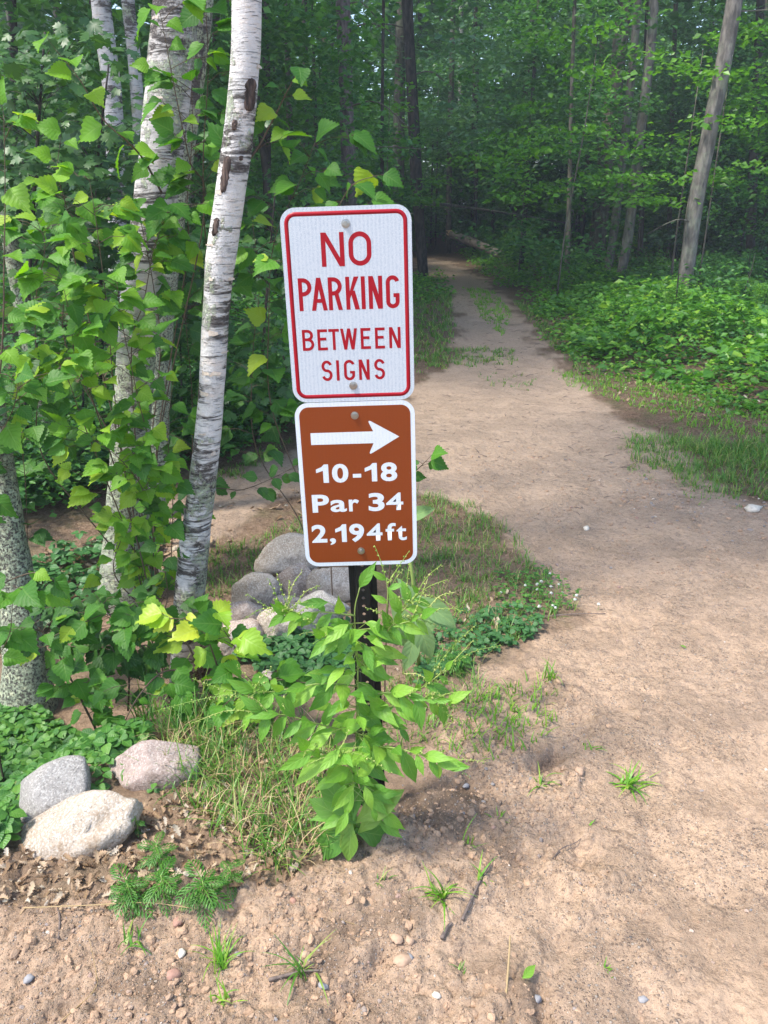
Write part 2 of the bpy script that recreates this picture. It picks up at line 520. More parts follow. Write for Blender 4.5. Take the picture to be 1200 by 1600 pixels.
def bark_birch(name, lichen=.35, dark=.5, white=(.66, .635, .615), zl=1.0, base_dark=.4):
    """white bark with dark lenticels and plates; lichen and dark furrows gather below height zl"""
    t = NT(name)
    c = t.coord('Object')
    sp = t.n('ShaderNodeSeparateXYZ')
    t.l(c, sp.inputs[0])
    low = t.fr(sp.outputs[2], zl + .5, zl - .6)
    band = t.noise(t.coord('Object', (6, 6, 58)), 1.0, 6, .7, .5)
    thin = t.noise(t.coord('Object', (15, 15, 210)), 1.0, 3, .6)
    big = t.noise(t.coord('Object', (2.4, 2.4, 4.4)), 1.0, 5, .65)
    mid = t.noise(t.coord('Object', (9, 9, 16)), 1.0, 5, .7)
    fine = t.noise(c, 130, 5, .7)
    patch = t.math('ADD', big, t.math('MULTIPLY', low, .10 * base_dark))
    region = t.fr(patch, .56 - .14 * dark, .66 - .10 * dark)
    dk = t.math('MULTIPLY', t.fr(band, .50, .56), region)
    dk1 = t.math('MULTIPLY', t.fr(band, .60, .65), .9)
    dk2 = t.math('MULTIPLY', t.fr(thin, .60, .66), t.fr(fine, .40, .52))
    blotch = t.math('MULTIPLY', t.fr(t.math('ADD', patch, t.math('MULTIPLY', t.math('SUBTRACT', mid, .5), .5)), .66 - .13 * dark, .70 - .11 * dark), t.fr(fine, .32, .55))
    d = t.math('MINIMUM', t.math('ADD', t.math('ADD', t.math('ADD', dk, dk1), t.math('MULTIPLY', dk2, .7)), blotch), 1.0)
    wcol = t.ramp(mid, [(.3, tuple(x * .74 for x in white)), (.5, white), (.75, (white[0] * 1.06, white[1] * .95, white[2] * .86))])
    dcol = t.ramp(fine, [(.3, (.028, .025, .024)), (.6, (.10, .085, .078)), (.8, (.26, .24, .22))])
    col = t.mix(d, wcol, dcol)
    lz = t.math('ADD', t.noise(t.coord('Object', (5, 5, 3.4)), 1.2, 5, .65), t.math('MULTIPLY', low, .13 * lichen))
    ln = t.noise(c, 85, 5, .75)
    lm = t.math('MULTIPLY', t.fr(lz, .63 - .10 * lichen, .68 - .10 * lichen), t.fr(ln, .43, .50))
    lcol = t.ramp(t.noise(c, 42, 3), [(.3, (.31, .36, .25)), (.55, (.46, .51, .36)), (.75, (.57, .56, .36))])
    col = t.mix(t.math('MULTIPLY', lm, .92), col, lcol)
    h = t.math('ADD', t.math('MULTIPLY', d, -.9), t.math('ADD', t.math('MULTIPLY', lm, .9), t.math('MULTIPLY', band, .8)))
    h = t.math('ADD', h, t.math('ADD', t.math('MULTIPLY', fine, .5), mid))
    return t.done(t.pbsdf(col, .75, t.bump(h, .9, .010), spec=.25))
M['birch_white'] = bark_birch('birch_white', .8, .95, zl=.5, base_dark=.8)
M['birch_old'] = bark_birch('birch_old', 1.25, .95, (.56, .525, .50), 1.35, 1.0)
M['birch_base'] = bark_birch('birch_base', 1.5, 1.5, (.34, .32, .30), 2.2, 1.6)
M['birch_far'] = bark_birch('birch_far', .4, 1.0, (.44, .43, .43), 1.0, .8)
def bark_dark(name, a, b, sx=26, sz=5, lich=0):
    t = NT(name)
    c = t.coord('Object', (sx, sx, sz))
    v = t.voro(c, 1.0, 'F1')
    n = t.noise(t.coord('Object', (sx * .8, sx * .8, sz)), 1.0, 5, .65)
    col = t.mix(t.fr(n, .35, .68), a, b)
    if lich:
        lz = t.noise(t.coord('Object'), 2.4, 5, .65)
        col = t.mix(t.math('MULTIPLY', t.fr(lz, .5, .62), lich), col, (.28, .32, .22))
    return t.done(t.pbsdf(col, .85, t.bump(t.math('ADD', n, t.math('MULTIPLY', v, .6)), .9, .02), spec=.2))
M['scar'] = bark_dark('scar', (.035, .026, .023), (.17, .12, .10), 75, 9)
M['bark_pine'] = bark_dark('bark_pine', (.055, .045, .045), (.17, .14, .135), 22, 7)
M['bark_dark'] = bark_dark('bark_dark', (.025, .022, .021), (.085, .07, .062), 20, 5)
M['bark_grey'] = bark_dark('bark_grey', (.085, .077, .07), (.21, .19, .17), 16, 4, .3)
M['bark_mid'] = bark_dark('bark_mid', (.07, .06, .05), (.17, .145, .12), 18, 5, .3)
M['wood_pale'] = bark_dark('wood_pale', (.42, .29, .15), (.62, .47, .29), 30, 6)
M['log_grey'] = bark_dark('log_grey', (.09, .075, .062), (.20, .17, .14), 10, 10)
M['log_bark'] = bark_dark('log_bark', (.22, .17, .13), (.42, .36, .30), 10, 10)

def rock_mat(name, a, b, c3, speck=.5, stain=None):
    t = NT(name)
    c = t.coord('Object')
    n1 = t.noise(c, 4, 5, .6)
    n2 = t.noise(c, 95, 4, .75)
    v = t.voro(c, 210, 'F1', 'Color')
    bw = t.n('ShaderNodeRGBToBW')
    t.l(v, bw.inputs[0])
    col = t.mix(t.fr(n1, .35, .68), a, b)
    col = t.mix(t.math('MULTIPLY', t.fr(bw.outputs[0], .45, .8), speck), col, c3)
    col = t.mix(t.math('MULTIPLY', t.fr(n2, .55, .68), .65), col, tuple(x * .30 for x in a))
    if stain:
        col = t.mix(t.math('MULTIPLY', t.fr(t.noise(c, 6, 6, .7), .54, .66), .75), col, stain)
    h = t.math('ADD', t.math('MULTIPLY', n2, .6), t.math('MULTIPLY', t.noise(c, 24, 5, .7), 1.0))
    return t.done(t.pbsdf(col, .85, t.bump(h, .7, .010), spec=.25))
M['rock_tan'] = rock_mat('rock_tan', (.33, .265, .20), (.41, .345, .275), (.56, .50, .44), .7, (.26, .18, .11))
M['rock_grey'] = rock_mat('rock_grey', (.22, .205, .19), (.31, .29, .27), (.46, .44, .41), .6, (.14, .125, .11))
M['rock_pink'] = rock_mat('rock_pink', (.28, .215, .19), (.38, .30, .265), (.50, .43, .39), .6, (.20, .15, .12))
M['rock_pile'] = rock_mat('rock_pile', (.35, .28, .22), (.48, .405, .335), (.66, .59, .51), .6, (.20, .16, .13))
M['rock_pile_warm'] = rock_mat('rock_pile_warm', (.34, .255, .205), (.47, .375, .315), (.64, .56, .49), .6, (.19, .145, .12))
def pebble_mat():
    t = NT('pebble')
    isl = t.n('ShaderNodeNewGeometry').outputs['Random Per Island']
    oi = t.n('ShaderNodeObjectInfo').outputs['Random']
    col = t.ramp(t.math('FRACT', t.math('ADD', isl, oi)), [(0, (.30, .20, .135)), (.55, (.37, .25, .17)), (.75, (.29, .215, .17)), (.88, (.24, .225, .22)), (.96, (.32, .20, .15)), (1, (.52, .46, .39))])
    n = t.noise(t.coord('Object'), 120, 4)
    col = t.mix(t.math('MULTIPLY', t.fr(n, .45, .7), .35), col, (.22, .15, .10))
    return t.done(t.pbsdf(col, .9, t.bump(n, .4, .003), spec=.2))
M['pebble'] = pebble_mat()

def ground_mat():
    t = NT('soil')
    c = t.coord('Object')
    sand, dark_soil, far = t.attr('sand'), t.attr('dark_soil'), t.attr('far')
    n0 = t.noise(c, .9, 4, .6)
    n1 = t.noise(c, 5, 6, .65)
    n2 = t.noise(c, 40, 6, .7)
    n3 = t.noise(c, 260, 4, .7)
    scol = t.mix(t.fr(n1, .36, .66), (.465, .322, .217), (.405, .283, .195))
    scol = t.mix(t.math('MULTIPLY', t.fr(n0, .42, .62), .5), scol, (.37, .265, .19))
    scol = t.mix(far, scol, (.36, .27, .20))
    scol = t.mix(t.math('MULTIPLY', t.fr(n2, .50, .66), .55), scol, (.20, .135, .09))
    scol = t.mix(t.math('MULTIPLY', t.fr(n2, .42, .30), .5), scol, (.46, .32, .22))
    scol = t.mix(t.math('MULTIPLY', t.fr(n3, .58, .68), .6), scol, (.55, .44, .34))
    scol = t.mix(t.math('MULTIPLY', t.fr(n3, .42, .33), .75), scol, (.11, .085, .07))
    mot = t.math('MULTIPLY', t.fr(t.noise(c, 14, 5, .75), .54, .62), t.fr(t.noise(c, 130, 3, .6), .46, .56))
    scol = t.mix(t.math('MULTIPLY', mot, .6), scol, (.13, .10, .085))
    scol = t.mix(dark_soil, scol, t.mix(n2, (.11, .075, .05), (.21, .145, .10)))
    gv = t.n('ShaderNodeTexVoronoi', feature='F1')
    t.l(c, gv.inputs['Vector'])
    gv.inputs['Scale'].default_value = 95
    gb = t.n('ShaderNodeSeparateColor')
    t.l(gv.outputs['Color'], gb.inputs[0])
    grit = t.math('MULTIPLY', t.fr(gb.outputs[0], .68, .72), t.fr(gv.outputs['Distance'], .42, .30))
    gv2 = t.n('ShaderNodeTexVoronoi', feature='F1')
    t.l(c, gv2.inputs['Vector'])
    gv2.inputs['Scale'].default_value = 190
    gb2 = t.n('ShaderNodeSeparateColor')
    t.l(gv2.outputs['Color'], gb2.inputs[0])
    grit2 = t.math('MULTIPLY', t.fr(gb2.outputs[0], .60, .64), t.fr(gv2.outputs['Distance'], .45, .32))
    gmask = t.fr(t.noise(c, 2.7, 5, .7), .40, .60)
    grit = t.math('MULTIPLY', grit, t.math('MULTIPLY_ADD', gmask, .8, .04))
    grit2 = t.math('MULTIPLY', grit2, t.math('MULTIPLY_ADD', gmask, .75, .15))
    gcol = t.ramp(gb.outputs[1], [(0, (.13, .10, .085)), (.4, (.30, .21, .15)), (.7, (.25, .235, .225)), (1, (.60, .52, .43))])
    gcol2 = t.ramp(gb2.outputs[1], [(0, (.10, .08, .07)), (.5, (.30, .21, .15)), (1, (.62, .54, .45))])
    scol = t.mix(t.math('MULTIPLY', grit2, .8), scol, gcol2)
    scol = t.mix(t.math('MULTIPLY', grit, .9), scol, gcol)
    fcol = t.mix(t.fr(n2, .35, .62), (.075, .047, .030), (.19, .125, .085))
    fcol = t.mix(t.fr(t.noise(c, 90, 3), .58, .68), fcol, (.30, .21, .15))
    fcol = t.mix(t.math('MULTIPLY', t.fr(n1, .48, .62), .35), fcol, (.06, .085, .028))
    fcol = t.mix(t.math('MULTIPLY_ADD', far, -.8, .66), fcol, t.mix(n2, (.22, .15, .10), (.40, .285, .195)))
    col = t.mix(sand, fcol, scol)
    loose = t.fr(t.noise(c, 3.1, 5, .65), .42, .60)
    h = t.math('ADD', t.math('MULTIPLY', n2, .8), t.math('MULTIPLY', t.noise(c, 110, 5, .75), .6))
    h = t.math('MULTIPLY', h, t.math('MULTIPLY_ADD', loose, .85, .2))
    h = t.math('ADD', h, t.math('ADD', t.math('MULTIPLY', n3, .22), t.math('MULTIPLY', t.noise(c, 13, 4, .5), 1.6)))
    h = t.math('ADD', h, t.math('ADD', t.math('MULTIPLY', grit, .9), t.math('MULTIPLY', grit2, .4)))
    nr = t.bump(h, .95, .018)
    return t.done(t.pbsdf(col, .95, nr, spec=.12))
M['soil'] = ground_mat()

# ------------------------------------------------------------------ ground and path
def graded(lo_far, lo, hi, hi_far, step, grow):
    a = list(np.arange(lo, hi, step))
    s, x = step, hi
    while x < hi_far:
        a.append(x)
        s *= grow
        x += s
    a.append(hi_far)
    s, x = step, lo - step
    b = []
    while x > lo_far:
        b.append(x)
        s *= grow
        x -= s
    b.append(lo_far)
    return np.array(b[::-1] + a)
xs = graded(-160, -1.15, 1.25, 160, .0072, 1.05)
ys = graded(-60, 1.05, 2.5, 260, .0066, 1.018)
GX, GY = np.meshgrid(xs, ys)
gz = height(GX.ravel(), GY.ravel())
gs = sandmask(GX.ravel(), GY.ravel())
def dark_soil_at(x, y):  # darker soil colour around set spots and on the rough ground
    d = .9 * blob(x, y, 660, 1265, .13) + .8 * blob(x, y, 740, 1240, .10) + .6 * blob(x, y, 800, 1570, .10) + .5 * blob(x, y, 480, 1500, .10) + .5 * blob(x, y, 850, 1175, .06)
    d = d + .4 * blob(x, y, 700, 1100, .2) + .35 * blob(x, y, 100, 1420, .2) + .45 * sstep(.55, .7, fbm(x, y, 3.5, 4)) * sstep(.1, .6, rough(x, y))
    return np.clip(d * (.6 + .8 * fbm(x, y, 14, 4)), 0, 1)
gd = dark_soil_at(GX.ravel(), GY.ravel())
nx, ny = len(xs), len(ys)
idx = np.arange(nx * ny).reshape(ny, nx)
quads = np.stack([idx[:-1, :-1], idx[:-1, 1:], idx[1:, 1:], idx[1:, :-1]], -1).reshape(-1, 4)
verts = np.stack([GX.ravel(), GY.ravel(), gz], -1)
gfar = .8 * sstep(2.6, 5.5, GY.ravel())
def ground_part(name, keep, label):
    q = quads[keep]
    used, inv = np.unique(q.ravel(), return_inverse=True)
    me = bpy.data.meshes.new(name)
    me.vertices.add(len(used))
    me.vertices.foreach_set('co', verts[used].astype(np.float32).ravel())
    me.loops.add(len(inv))
    me.loops.foreach_set('vertex_index', inv.astype(np.int32))
    me.polygons.add(len(q))
    me.polygons.foreach_set('loop_start', np.arange(0, len(inv), 4, dtype=np.int32))
    me.polygons.foreach_set('use_smooth', np.ones(len(q), bool))
    me.materials.append(M['soil'])
    for nm, arr in (('sand', gs), ('dark_soil', gd), ('far', gfar)):
        a = me.attributes.new(nm, 'FLOAT', 'POINT')
        a.data.foreach_set('value', arr[used].astype(np.float32))
    me.update(calc_edges=True)
    o = link(name, me, label=label, kind='structure')
    return o
fs = gs[quads].mean(1) > .5
ground_part('ground', ~fs, 'brown forest floor and embankment around the sandy path')
ground_part('path', fs, 'tan sandy path running past the sign into the woods')

# ------------------------------------------------------------------ leaf shapes
def leaf_shape(prof, nseg=9, serr=0., fold=.18, droop=.25, twist=0., wave=0., seed=0):
    """prof: half widths along the length; returns verts (x across, y along 0..1, z up), faces, luv"""
    rr = random.Random(seed)
    V, F, U = [], [], []
    for i in range(nseg + 1):
        t = i / nseg
        w_ = max(.004, lerp_list(prof, t))
        s = serr * (1 if i % 2 else -1) if 0 < i < nseg else 0
        for k in (-1, -.5, 0, .5, 1):
            x = k * (w_ + (s if abs(k) == 1 else 0))
            z = fold * abs(x) - droop * t * t + wave * math.sin(t * 9 + k * 2 + seed) * abs(k)
            y = t + (abs(k) * .06 * (1 if s > 0 else 0)) - droop * droop * t * t * .3
            z += twist * x * t
            V.append((x, y, z))
            U.append((k, t, 0))
    for i in range(nseg):
        for k in range(4):
            a = i * 5 + k
            F.append((a, a + 1, a + 6, a + 5))
    return V, F, U
BIRCH = [.06, .34, .435, .445, .41, .355, .285, .20, .12, .055, .0]
LANCE = [.015, .06, .125, .165, .185, .18, .16, .125, .08, .035, .0]
BASAL = [.03, .06, .10, .155, .195, .21, .205, .18, .135, .075, .01]
ROUND = [.06, .28, .38, .43, .44, .42, .37, .30, .20, .10, .0]
BLADE = [.5, .5, .48, .42, .3, .0]
OAK = [.02, .05, .16, .08, .24, .12, .29, .13, .22, .12, .02]
def mesh_of(name, shape, mat):
    mb = MB()
    mb.add(*shape)
    return mb.mesh(name, mat)
def variants(name, mat, prof, n, **k):
    out = []
    for i in range(n):
        kk = dict(k)
        kk['droop'] = k.get('droop', .25) * (.3 + 1.3 * i / max(1, n - 1))
        kk['fold'] = k.get('fold', .18) * (1.5 - 1.2 * i / max(1, n - 1))
        out.append(mesh_of(name, leaf_shape(prof, seed=i, **kk), mat))
    return out
BL = variants('leaf', M['birch_leaf'], BIRCH, 6, nseg=16, serr=.014, wave=.02, fold=.22, droop=.3)
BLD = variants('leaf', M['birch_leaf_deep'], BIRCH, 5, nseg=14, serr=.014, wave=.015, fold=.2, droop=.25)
BLY = variants('leaf', M['yellow_leaf'], BIRCH, 4, nseg=12, serr=.03, wave=.04, fold=.3, droop=.45)
BLG = variants('leaf', M['fresh_leaf'], BIRCH, 5, nseg=16, serr=.014, wave=.03, fold=.25, droop=.35)
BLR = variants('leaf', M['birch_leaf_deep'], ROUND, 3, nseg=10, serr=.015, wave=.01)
WL = variants('leaf', M['weed_leaf'], LANCE, 5, nseg=9, wave=.008, fold=.25, droop=.3)
WB = variants('leaf', M['basal_leaf'], BASAL, 4, nseg=10, wave=.02, fold=.22, droop=.3)
MU = variants('leaf', M['mullein_leaf'], BASAL, 3, nseg=10, wave=.02, fold=.3, droop=.35)
def maple_shape(seed, curl=.12):
    o = [(0, 0), (.10, .02), (.30, -.10), (.34, .05), (.52, .06), (.42, .20), (.60, .42), (.42, .42), (.44, .56), (.26, .46), (.20, .62), (.26, .74), (.12, .76), (0, 1.0)]
    pts = o + [(-x, y) for x, y in o[-2:0:-1]]
    V = [(0, .32, 0)] + [(x, y, -curl * (abs(x) * 1.2 + max(0, y - .3) ** 2) + .03 * math.sin(seed + x * 5)) for x, y in pts]
    n = len(pts)
    F = [(0, 1 + i, 1 + (i + 1) % n) for i in range(n)]
    return V, F, [(v[0] * 2, v[1], 0) for v in V]
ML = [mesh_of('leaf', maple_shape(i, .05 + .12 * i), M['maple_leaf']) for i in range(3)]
MLB = [mesh_of('leaf', maple_shape(i, .05 + .12 * i), M['maple_bright']) for i in range(3)]

def put_leaf(mb, base, d, n, L, shape):
    m = frame(base, d, n)
    mb.add([m @ Vector((x * L, y * L, z * L)) for x, y, z in shape[0]], shape[1], shape[2])
def rv(a=1.0):
    return Vector((random.uniform(-a, a), random.uniform(-a, a), random.uniform(-a, a)))
def leaf_obj(parent, meshes, base, d, n, L):
    m = frame(base - parent.location, d, n) @ Matrix.Diagonal((L, L, L, 1))
    return link('leaf', random.choice(meshes), parent, m)

# ------------------------------------------------------------------ the sign post
IN = .0254
STK = 0
def rounded(w_, h_, r, n=7, ins=0.):
    """outline of a rounded rectangle 0..w, 0..h (v downwards), inset"""
    r = max(r - ins, .001)
    o = []
    for cx, cy, a0 in ((w_ - ins - r, ins + r, -90), (w_ - ins - r, h_ - ins - r, 0), (ins + r, h_ - ins - r, 90), (ins + r, ins + r, 180)):
        for k in range(n + 1):
            a = R(a0 + 90 * k / n)
            o.append((cx + r * math.cos(a), cy + r * math.sin(a)))
    return o
def plate(mb, pts, top, thick, y0, mi=0):
    """flat prism of outline pts (inches u,v) on the panel; faces the camera (-Y)"""
    n = len(pts)
    P = [((u - 6) * IN, y0 - thick, top - v * IN) for u, v in pts] + [((u - 6) * IN, y0, top - v * IN) for u, v in pts]
    F = [tuple(range(n)), tuple(range(2 * n - 1, n - 1, -1))]
    F += [(i, i + n, (i + 1) % n + n, (i + 1) % n) for i in range(n)]
    mb.add(P, F, None, mi)
def ring(mb, a, b, top, thick, y0):
    n = len(a)
    P = [((u - 6) * IN, y0 - thick, top - v * IN) for u, v in a + b] + [((u - 6) * IN, y0, top - v * IN) for u, v in a + b]
    F = []
    for i in range(n):
        j = (i + 1) % n
        F += [(i, j, n + j, n + i), (i, i + 2 * n, j + 2 * n, j), (n + i, n + j, 3 * n + j, 3 * n + i)]
    mb.add(P, F)
def stroke(mb, pts, s, top, closed=False):
    """constant-width stroke along pts (inches)"""
    global STK
    STK += 1
    yo = -.0017 - .00012 * STK
    q = [pts[0]]
    for p in pts[1:]:
        if math.dist(p, q[-1]) > .025:
            q.append(p)
    if closed and math.dist(q[0], q[-1]) < .025:
        q.pop()
    pts = q
    n = len(pts)
    P = [Vector(p) for p in pts]
    L, Rr = [], []
    for i in range(n):
        if closed:
            a, b = P[i] - P[i - 1], P[(i + 1) % n] - P[i]
        else:
            a = P[i] - P[max(i - 1, 0)] if i else P[1] - P[0]
            b = P[min(i + 1, n - 1)] - P[i] if i < n - 1 else a
        a, b = a.normalized(), b.normalized()
        t = (a + b).normalized()
        nn = Vector((-t.y, t.x))
        k = 1 / max(.4, nn.dot(Vector((-a.y, a.x))))
        L.append(P[i] + nn * s / 2 * k)
        Rr.append(P[i] - nn * s / 2 * k)
    V = [((p.x - 6) * IN, yo, top - p.y * IN) for p in L + Rr]
    F = [(i, i + 1, n + i + 1, n + i) for i in range(n - 1)]
    if closed:
        F.append((n - 1, 0, n, 2 * n - 1))
    mb.add(V, F)
def quad2(mb, pts, top):
    global STK
    STK += 1
    yo = -.0017 - .00012 * STK
    mb.add([((u - 6) * IN, yo, top - v * IN) for u, v in pts], [tuple(range(len(pts)))])
def arc(cx, cy, rx, ry, a0, a1, n=9):
    return [(cx + rx * math.cos(R(a0 + (a1 - a0) * k / n)), cy - ry * math.sin(R(a0 + (a1 - a0) * k / n))) for k in range(n + 1)]
def glyph(mb, ch, x, v0, w_, h_, s, top):
    x1, v1, c = x + w_, v0 + h_, s / 2
    bar = lambda a, b, q, d: quad2(mb, [(a, b), (q, b), (q, d), (a, d)], top)
    par = lambda xa, xb, sw, va, vb: quad2(mb, [(xa, va), (xa + sw, va), (xb + sw, vb), (xb, vb)], top)
    r = min(w_ / 2 - c, h_ * .3)
    if ch in 'NPRKIBET':
        if ch == 'I':
            bar(x, v0, x1, v1)
        elif ch == 'T':
            bar(x, v0, x1, v0 + s)
            bar(x + w_ / 2 - c, v0, x + w_ / 2 + c, v1)
        else:
            bar(x, v0, x + s, v1)
    if ch == 'N':
        bar(x1 - s, v0, x1, v1)
        par(x, x1 - s * 1.15, s * 1.15, v0, v1)
    elif ch == 'O':
        pts = arc(x1 - c - r, v0 + c + r, r, r, 0, 90) + arc(x + c + r, v0 + c + r, r, r, 90, 180) + arc(x + c + r, v1 - c - r, r, r, 180, 270) + arc(x1 - c - r, v1 - c - r, r, r, 270, 360)
        q = [pts[0]]
        for p in pts[1:]:
            if math.dist(p, q[-1]) > .02:
                q.append(p)
        stroke(mb, q, s, top, True)
    elif ch in 'PR':
        vm = v0 + h_ * .55
        rb = (vm - v0) / 2 - c
        stroke(mb, [(x + c, v0 + c)] + arc(x1 - c - rb, v0 + c + rb, rb, rb, 90, -90, 12) + [(x + c, vm - c)], s, top)
        if ch == 'R':
            par(x + w_ * .42, x1 - s * 1.05, s * 1.05, vm - s * .6, v1)
    elif ch == 'A':
        par(x + w_ / 2 - c, x, s * 1.04, v0, v1)
        par(x + w_ / 2 - c, x1 - s * 1.04, s * 1.04, v0, v1)
        bar(x + w_ * .24, v0 + h_ * .64, x1 - w_ * .24, v0 + h_ * .64 + s * .95)
    elif ch == 'K':
        quad2(mb, [(x1 - s * 1.2, v0), (x1, v0), (x + s, v0 + h_ * .66), (x + s, v0 + h_ * .44)], top)
        par(x + w_ * .34, x1 - s * 1.1, s * 1.15, v0 + h_ * .42, v1)
    elif ch == 'E':
        bar(x, v0, x1, v0 + s)
        bar(x, v1 - s, x1, v1)
        bar(x, v0 + h_ * .46 - c, x1 - w_ * .12, v0 + h_ * .46 + c)
    elif ch == 'B':
        vm = v0 + h_ * .47
        for a, b, xe in ((v0, vm + c, x1 - w_ * .06), (vm - c, v1, x1)):
            rb = (b - a) / 2 - c
            stroke(mb, [(x + c, a + c)] + arc(xe - c - rb, a + c + rb, rb, rb, 90, -90, 10) + [(x + c, b - c)], s, top)
    elif ch == 'W':
        q = w_ / 4
        sw = s * 1.05
        par(x, x + q - sw * .3, sw, v0, v1)
        par(x + 2 * q - sw / 2, x + q - sw * .3, sw, v0, v1)
        par(x + 2 * q - sw / 2, x + 3 * q - sw * .7, sw, v0, v1)
        par(x1 - sw, x + 3 * q - sw * .7, sw, v0, v1)
    elif ch == 'G':
        stroke(mb, arc(x1 - c - r, v0 + c + r, r, r, 12, 90) + arc(x + c + r, v0 + c + r, r, r, 90, 180) + arc(x + c + r, v1 - c - r, r, r, 180, 270) + arc(x1 - c - r, v1 - c - r, r, r, 270, 360) + [(x1 - c, v0 + h_ * .56)], s, top)
        bar(x + w_ * .55, v0 + h_ * .54, x1, v0 + h_ * .54 + s * .95)
    elif ch == 'S':
        rx = w_ / 2 - c
        ry = (h_ - s) / 4
        cx = x + w_ / 2
        stroke(mb, arc(cx, v0 + c + ry, rx, ry, 15, 180, 12) + arc(cx, v0 + c + ry, rx, ry, 195, 255, 5) + arc(cx, v1 - c - ry, rx, ry, 75, 15, 5) + arc(cx, v1 - c - ry, rx, ry, 0, -165, 12), s, top)

base = gnd(573, 1287)
base = Vector((-.034, 1.90, hz(-.034, 1.90)))
TOPZ = CAMH - .008                   # top edge of the upper panel
post_t = thing('sign_post', 'black steel post carrying a white NO PARKING sign above a brown arrow sign', 'sign post', base)
post_t.rotation_euler = (0, R(-1.8), 0)
zt = TOPZ - base.z                   # local heights
# post: hat channel with a perforated web
pb = MB()
pb.smooth = False
PW, PD = .017, .022
z0p, z1p, pitch = -.3, zt - .02, .0254
yf = .0045
nh = int((z1p - z0p) / pitch)
for k in range(nh):
    za, zb = z0p + k * pitch, z0p + (k + 1) * pitch
    zc = (za + zb) / 2
    sq = [(-PW, za), (0, za), (PW, za), (PW, zc), (PW, zb), (0, zb), (-PW, zb), (-PW, zc)]
    ho = [(.0052 * math.cos(R(225 + 45 * i)), zc + .0052 * math.sin(R(225 + 45 * i))) for i in range(8)]
    V = [(x, yf, z) for x, z in sq + ho] + [(x, yf + .004, z) for x, z in ho]
    F = []
    for i in range(8):
        j = (i + 1) % 8
        F += [(i, j, 8 + j, 8 + i), (8 + i, 8 + j, 16 + j, 16 + i)]
    pb.add(V, F)
for s in (-1, 1):
    prof = [(PW, yf), (PW + .006, yf + PD), (PW + .022, yf + PD), (PW + .022, yf + PD + .004), (PW + .003, yf + PD + .004), (PW - .004, yf + .004)]
    n = len(prof)
    V = [(s * x, y, z) for z in (z0p, z1p) for x, y in prof]
    pb.add(V, [(i, (i + 1) % n, (i + 1) % n + n, i + n) for i in range(n)] + [tuple(range(n)), tuple(range(2 * n - 1, n - 1, -1))])
pm = pb.mesh('post', M['post_steel'])
link('post', pm, post_t, label='black perforated steel channel post')
def bolt(parent, u, v, top):
    m = MB()
    c = ((u - 6) * IN, top - v * IN)
    def disc(r0, r1, ya, yb, n=20, rot=0):
        V = [(c[0] + r0 * math.cos(2 * math.pi * k / n + rot), ya, c[1] + r0 * math.sin(2 * math.pi * k / n + rot)) for k in range(n)]
        V += [(c[0] + r1 * math.cos(2 * math.pi * k / n + rot), yb, c[1] + r1 * math.sin(2 * math.pi * k / n + rot)) for k in range(n)]
        m.add(V, [(k, (k + 1) % n, n + (k + 1) % n, n + k) for k in range(n)] + [tuple(range(n, 2 * n))])
    m.smooth = False
    disc(.0104, .0098, -.0016, -.0032)
    disc(.0090, .0066, -.0032, -.0036)
    disc(.0062, .0056, -.0034, -.0082, 6, .3)
    disc(.0034, .0030, -.0082, -.0098, 12)
    o = link('bolt', m.mesh('bolt', M['bolt_steel']), parent)
    return o
def panel(label, top, mat, bolts):
    m = MB()
    m.smooth = False
    plate(m, rounded(12, 18, 1.4), top, .0016, 0)
    o = link('sign_panel', m.mesh('sign_panel', mat), post_t, label=label)
    for u, v in bolts:
        bolt(o, u, v, top)
    return o
UP = panel('white panel with red border reading NO PARKING BETWEEN SIGNS', zt, M['sheet_white'], ((6, 1.5), (6, 16.45)))
m = MB()
ring(m, rounded(12, 18, 1.4, 7, .38), rounded(12, 18, 1.4, 7, .76), zt, .0001, -.0017)
link('border', m.mesh('border', M['ink_red']), UP)
def words(parent, spec, v0, h_, s, top, mat):
    global STK
    for ch, xa, xb in spec:
        m = MB()
        STK = 0
        glyph(m, ch, xa, v0, xb - xa, h_, s, top)
        m.smooth = False
        link('letter', m.mesh('letter', mat), parent)
words(UP, [('N', 3.62, 5.75), ('O', 6.15, 8.25)], 2.2, 3.0, .42, zt, M['ink_red'])
words(UP, [('P', 1.25, 2.5), ('A', 2.42, 3.92), ('R', 4.05, 5.35), ('K', 5.7, 6.95), ('I', 7.15, 7.53), ('N', 7.85, 9.15), ('G', 9.48, 10.75)], 6.15, 3.0, .38, zt, M['ink_red'])
words(UP, [('B', 1.3, 2.42), ('E', 2.76, 3.72), ('T', 3.84, 4.86), ('W', 4.98, 6.6), ('E', 6.92, 7.88), ('E', 8.3, 9.24), ('N', 9.66, 10.76)], 10.9, 2.0, .27, zt, M['ink_red'])
words(UP, [('S', 2.98, 4.02), ('I', 4.42, 4.70), ('G', 5.16, 6.22), ('N', 6.62, 7.66), ('S', 8.12, 9.16)], 13.9, 2.0, .27, zt, M['ink_red'])
BT = zt - 18.05 * IN
LO = panel('brown panel with white arrow reading 10-18 Par 34 2,194ft', BT, M['sheet_letter'], ((6, 1.4), (6, 16.3)))
m = MB()
m.smooth = False
plate(m, rounded(12, 18, 1.4, 7, .44), BT, .0001, -.0017)
link('brown_field', m.mesh('brown_field', M['sheet_brown']), LO)
m = MB()
m.smooth = False
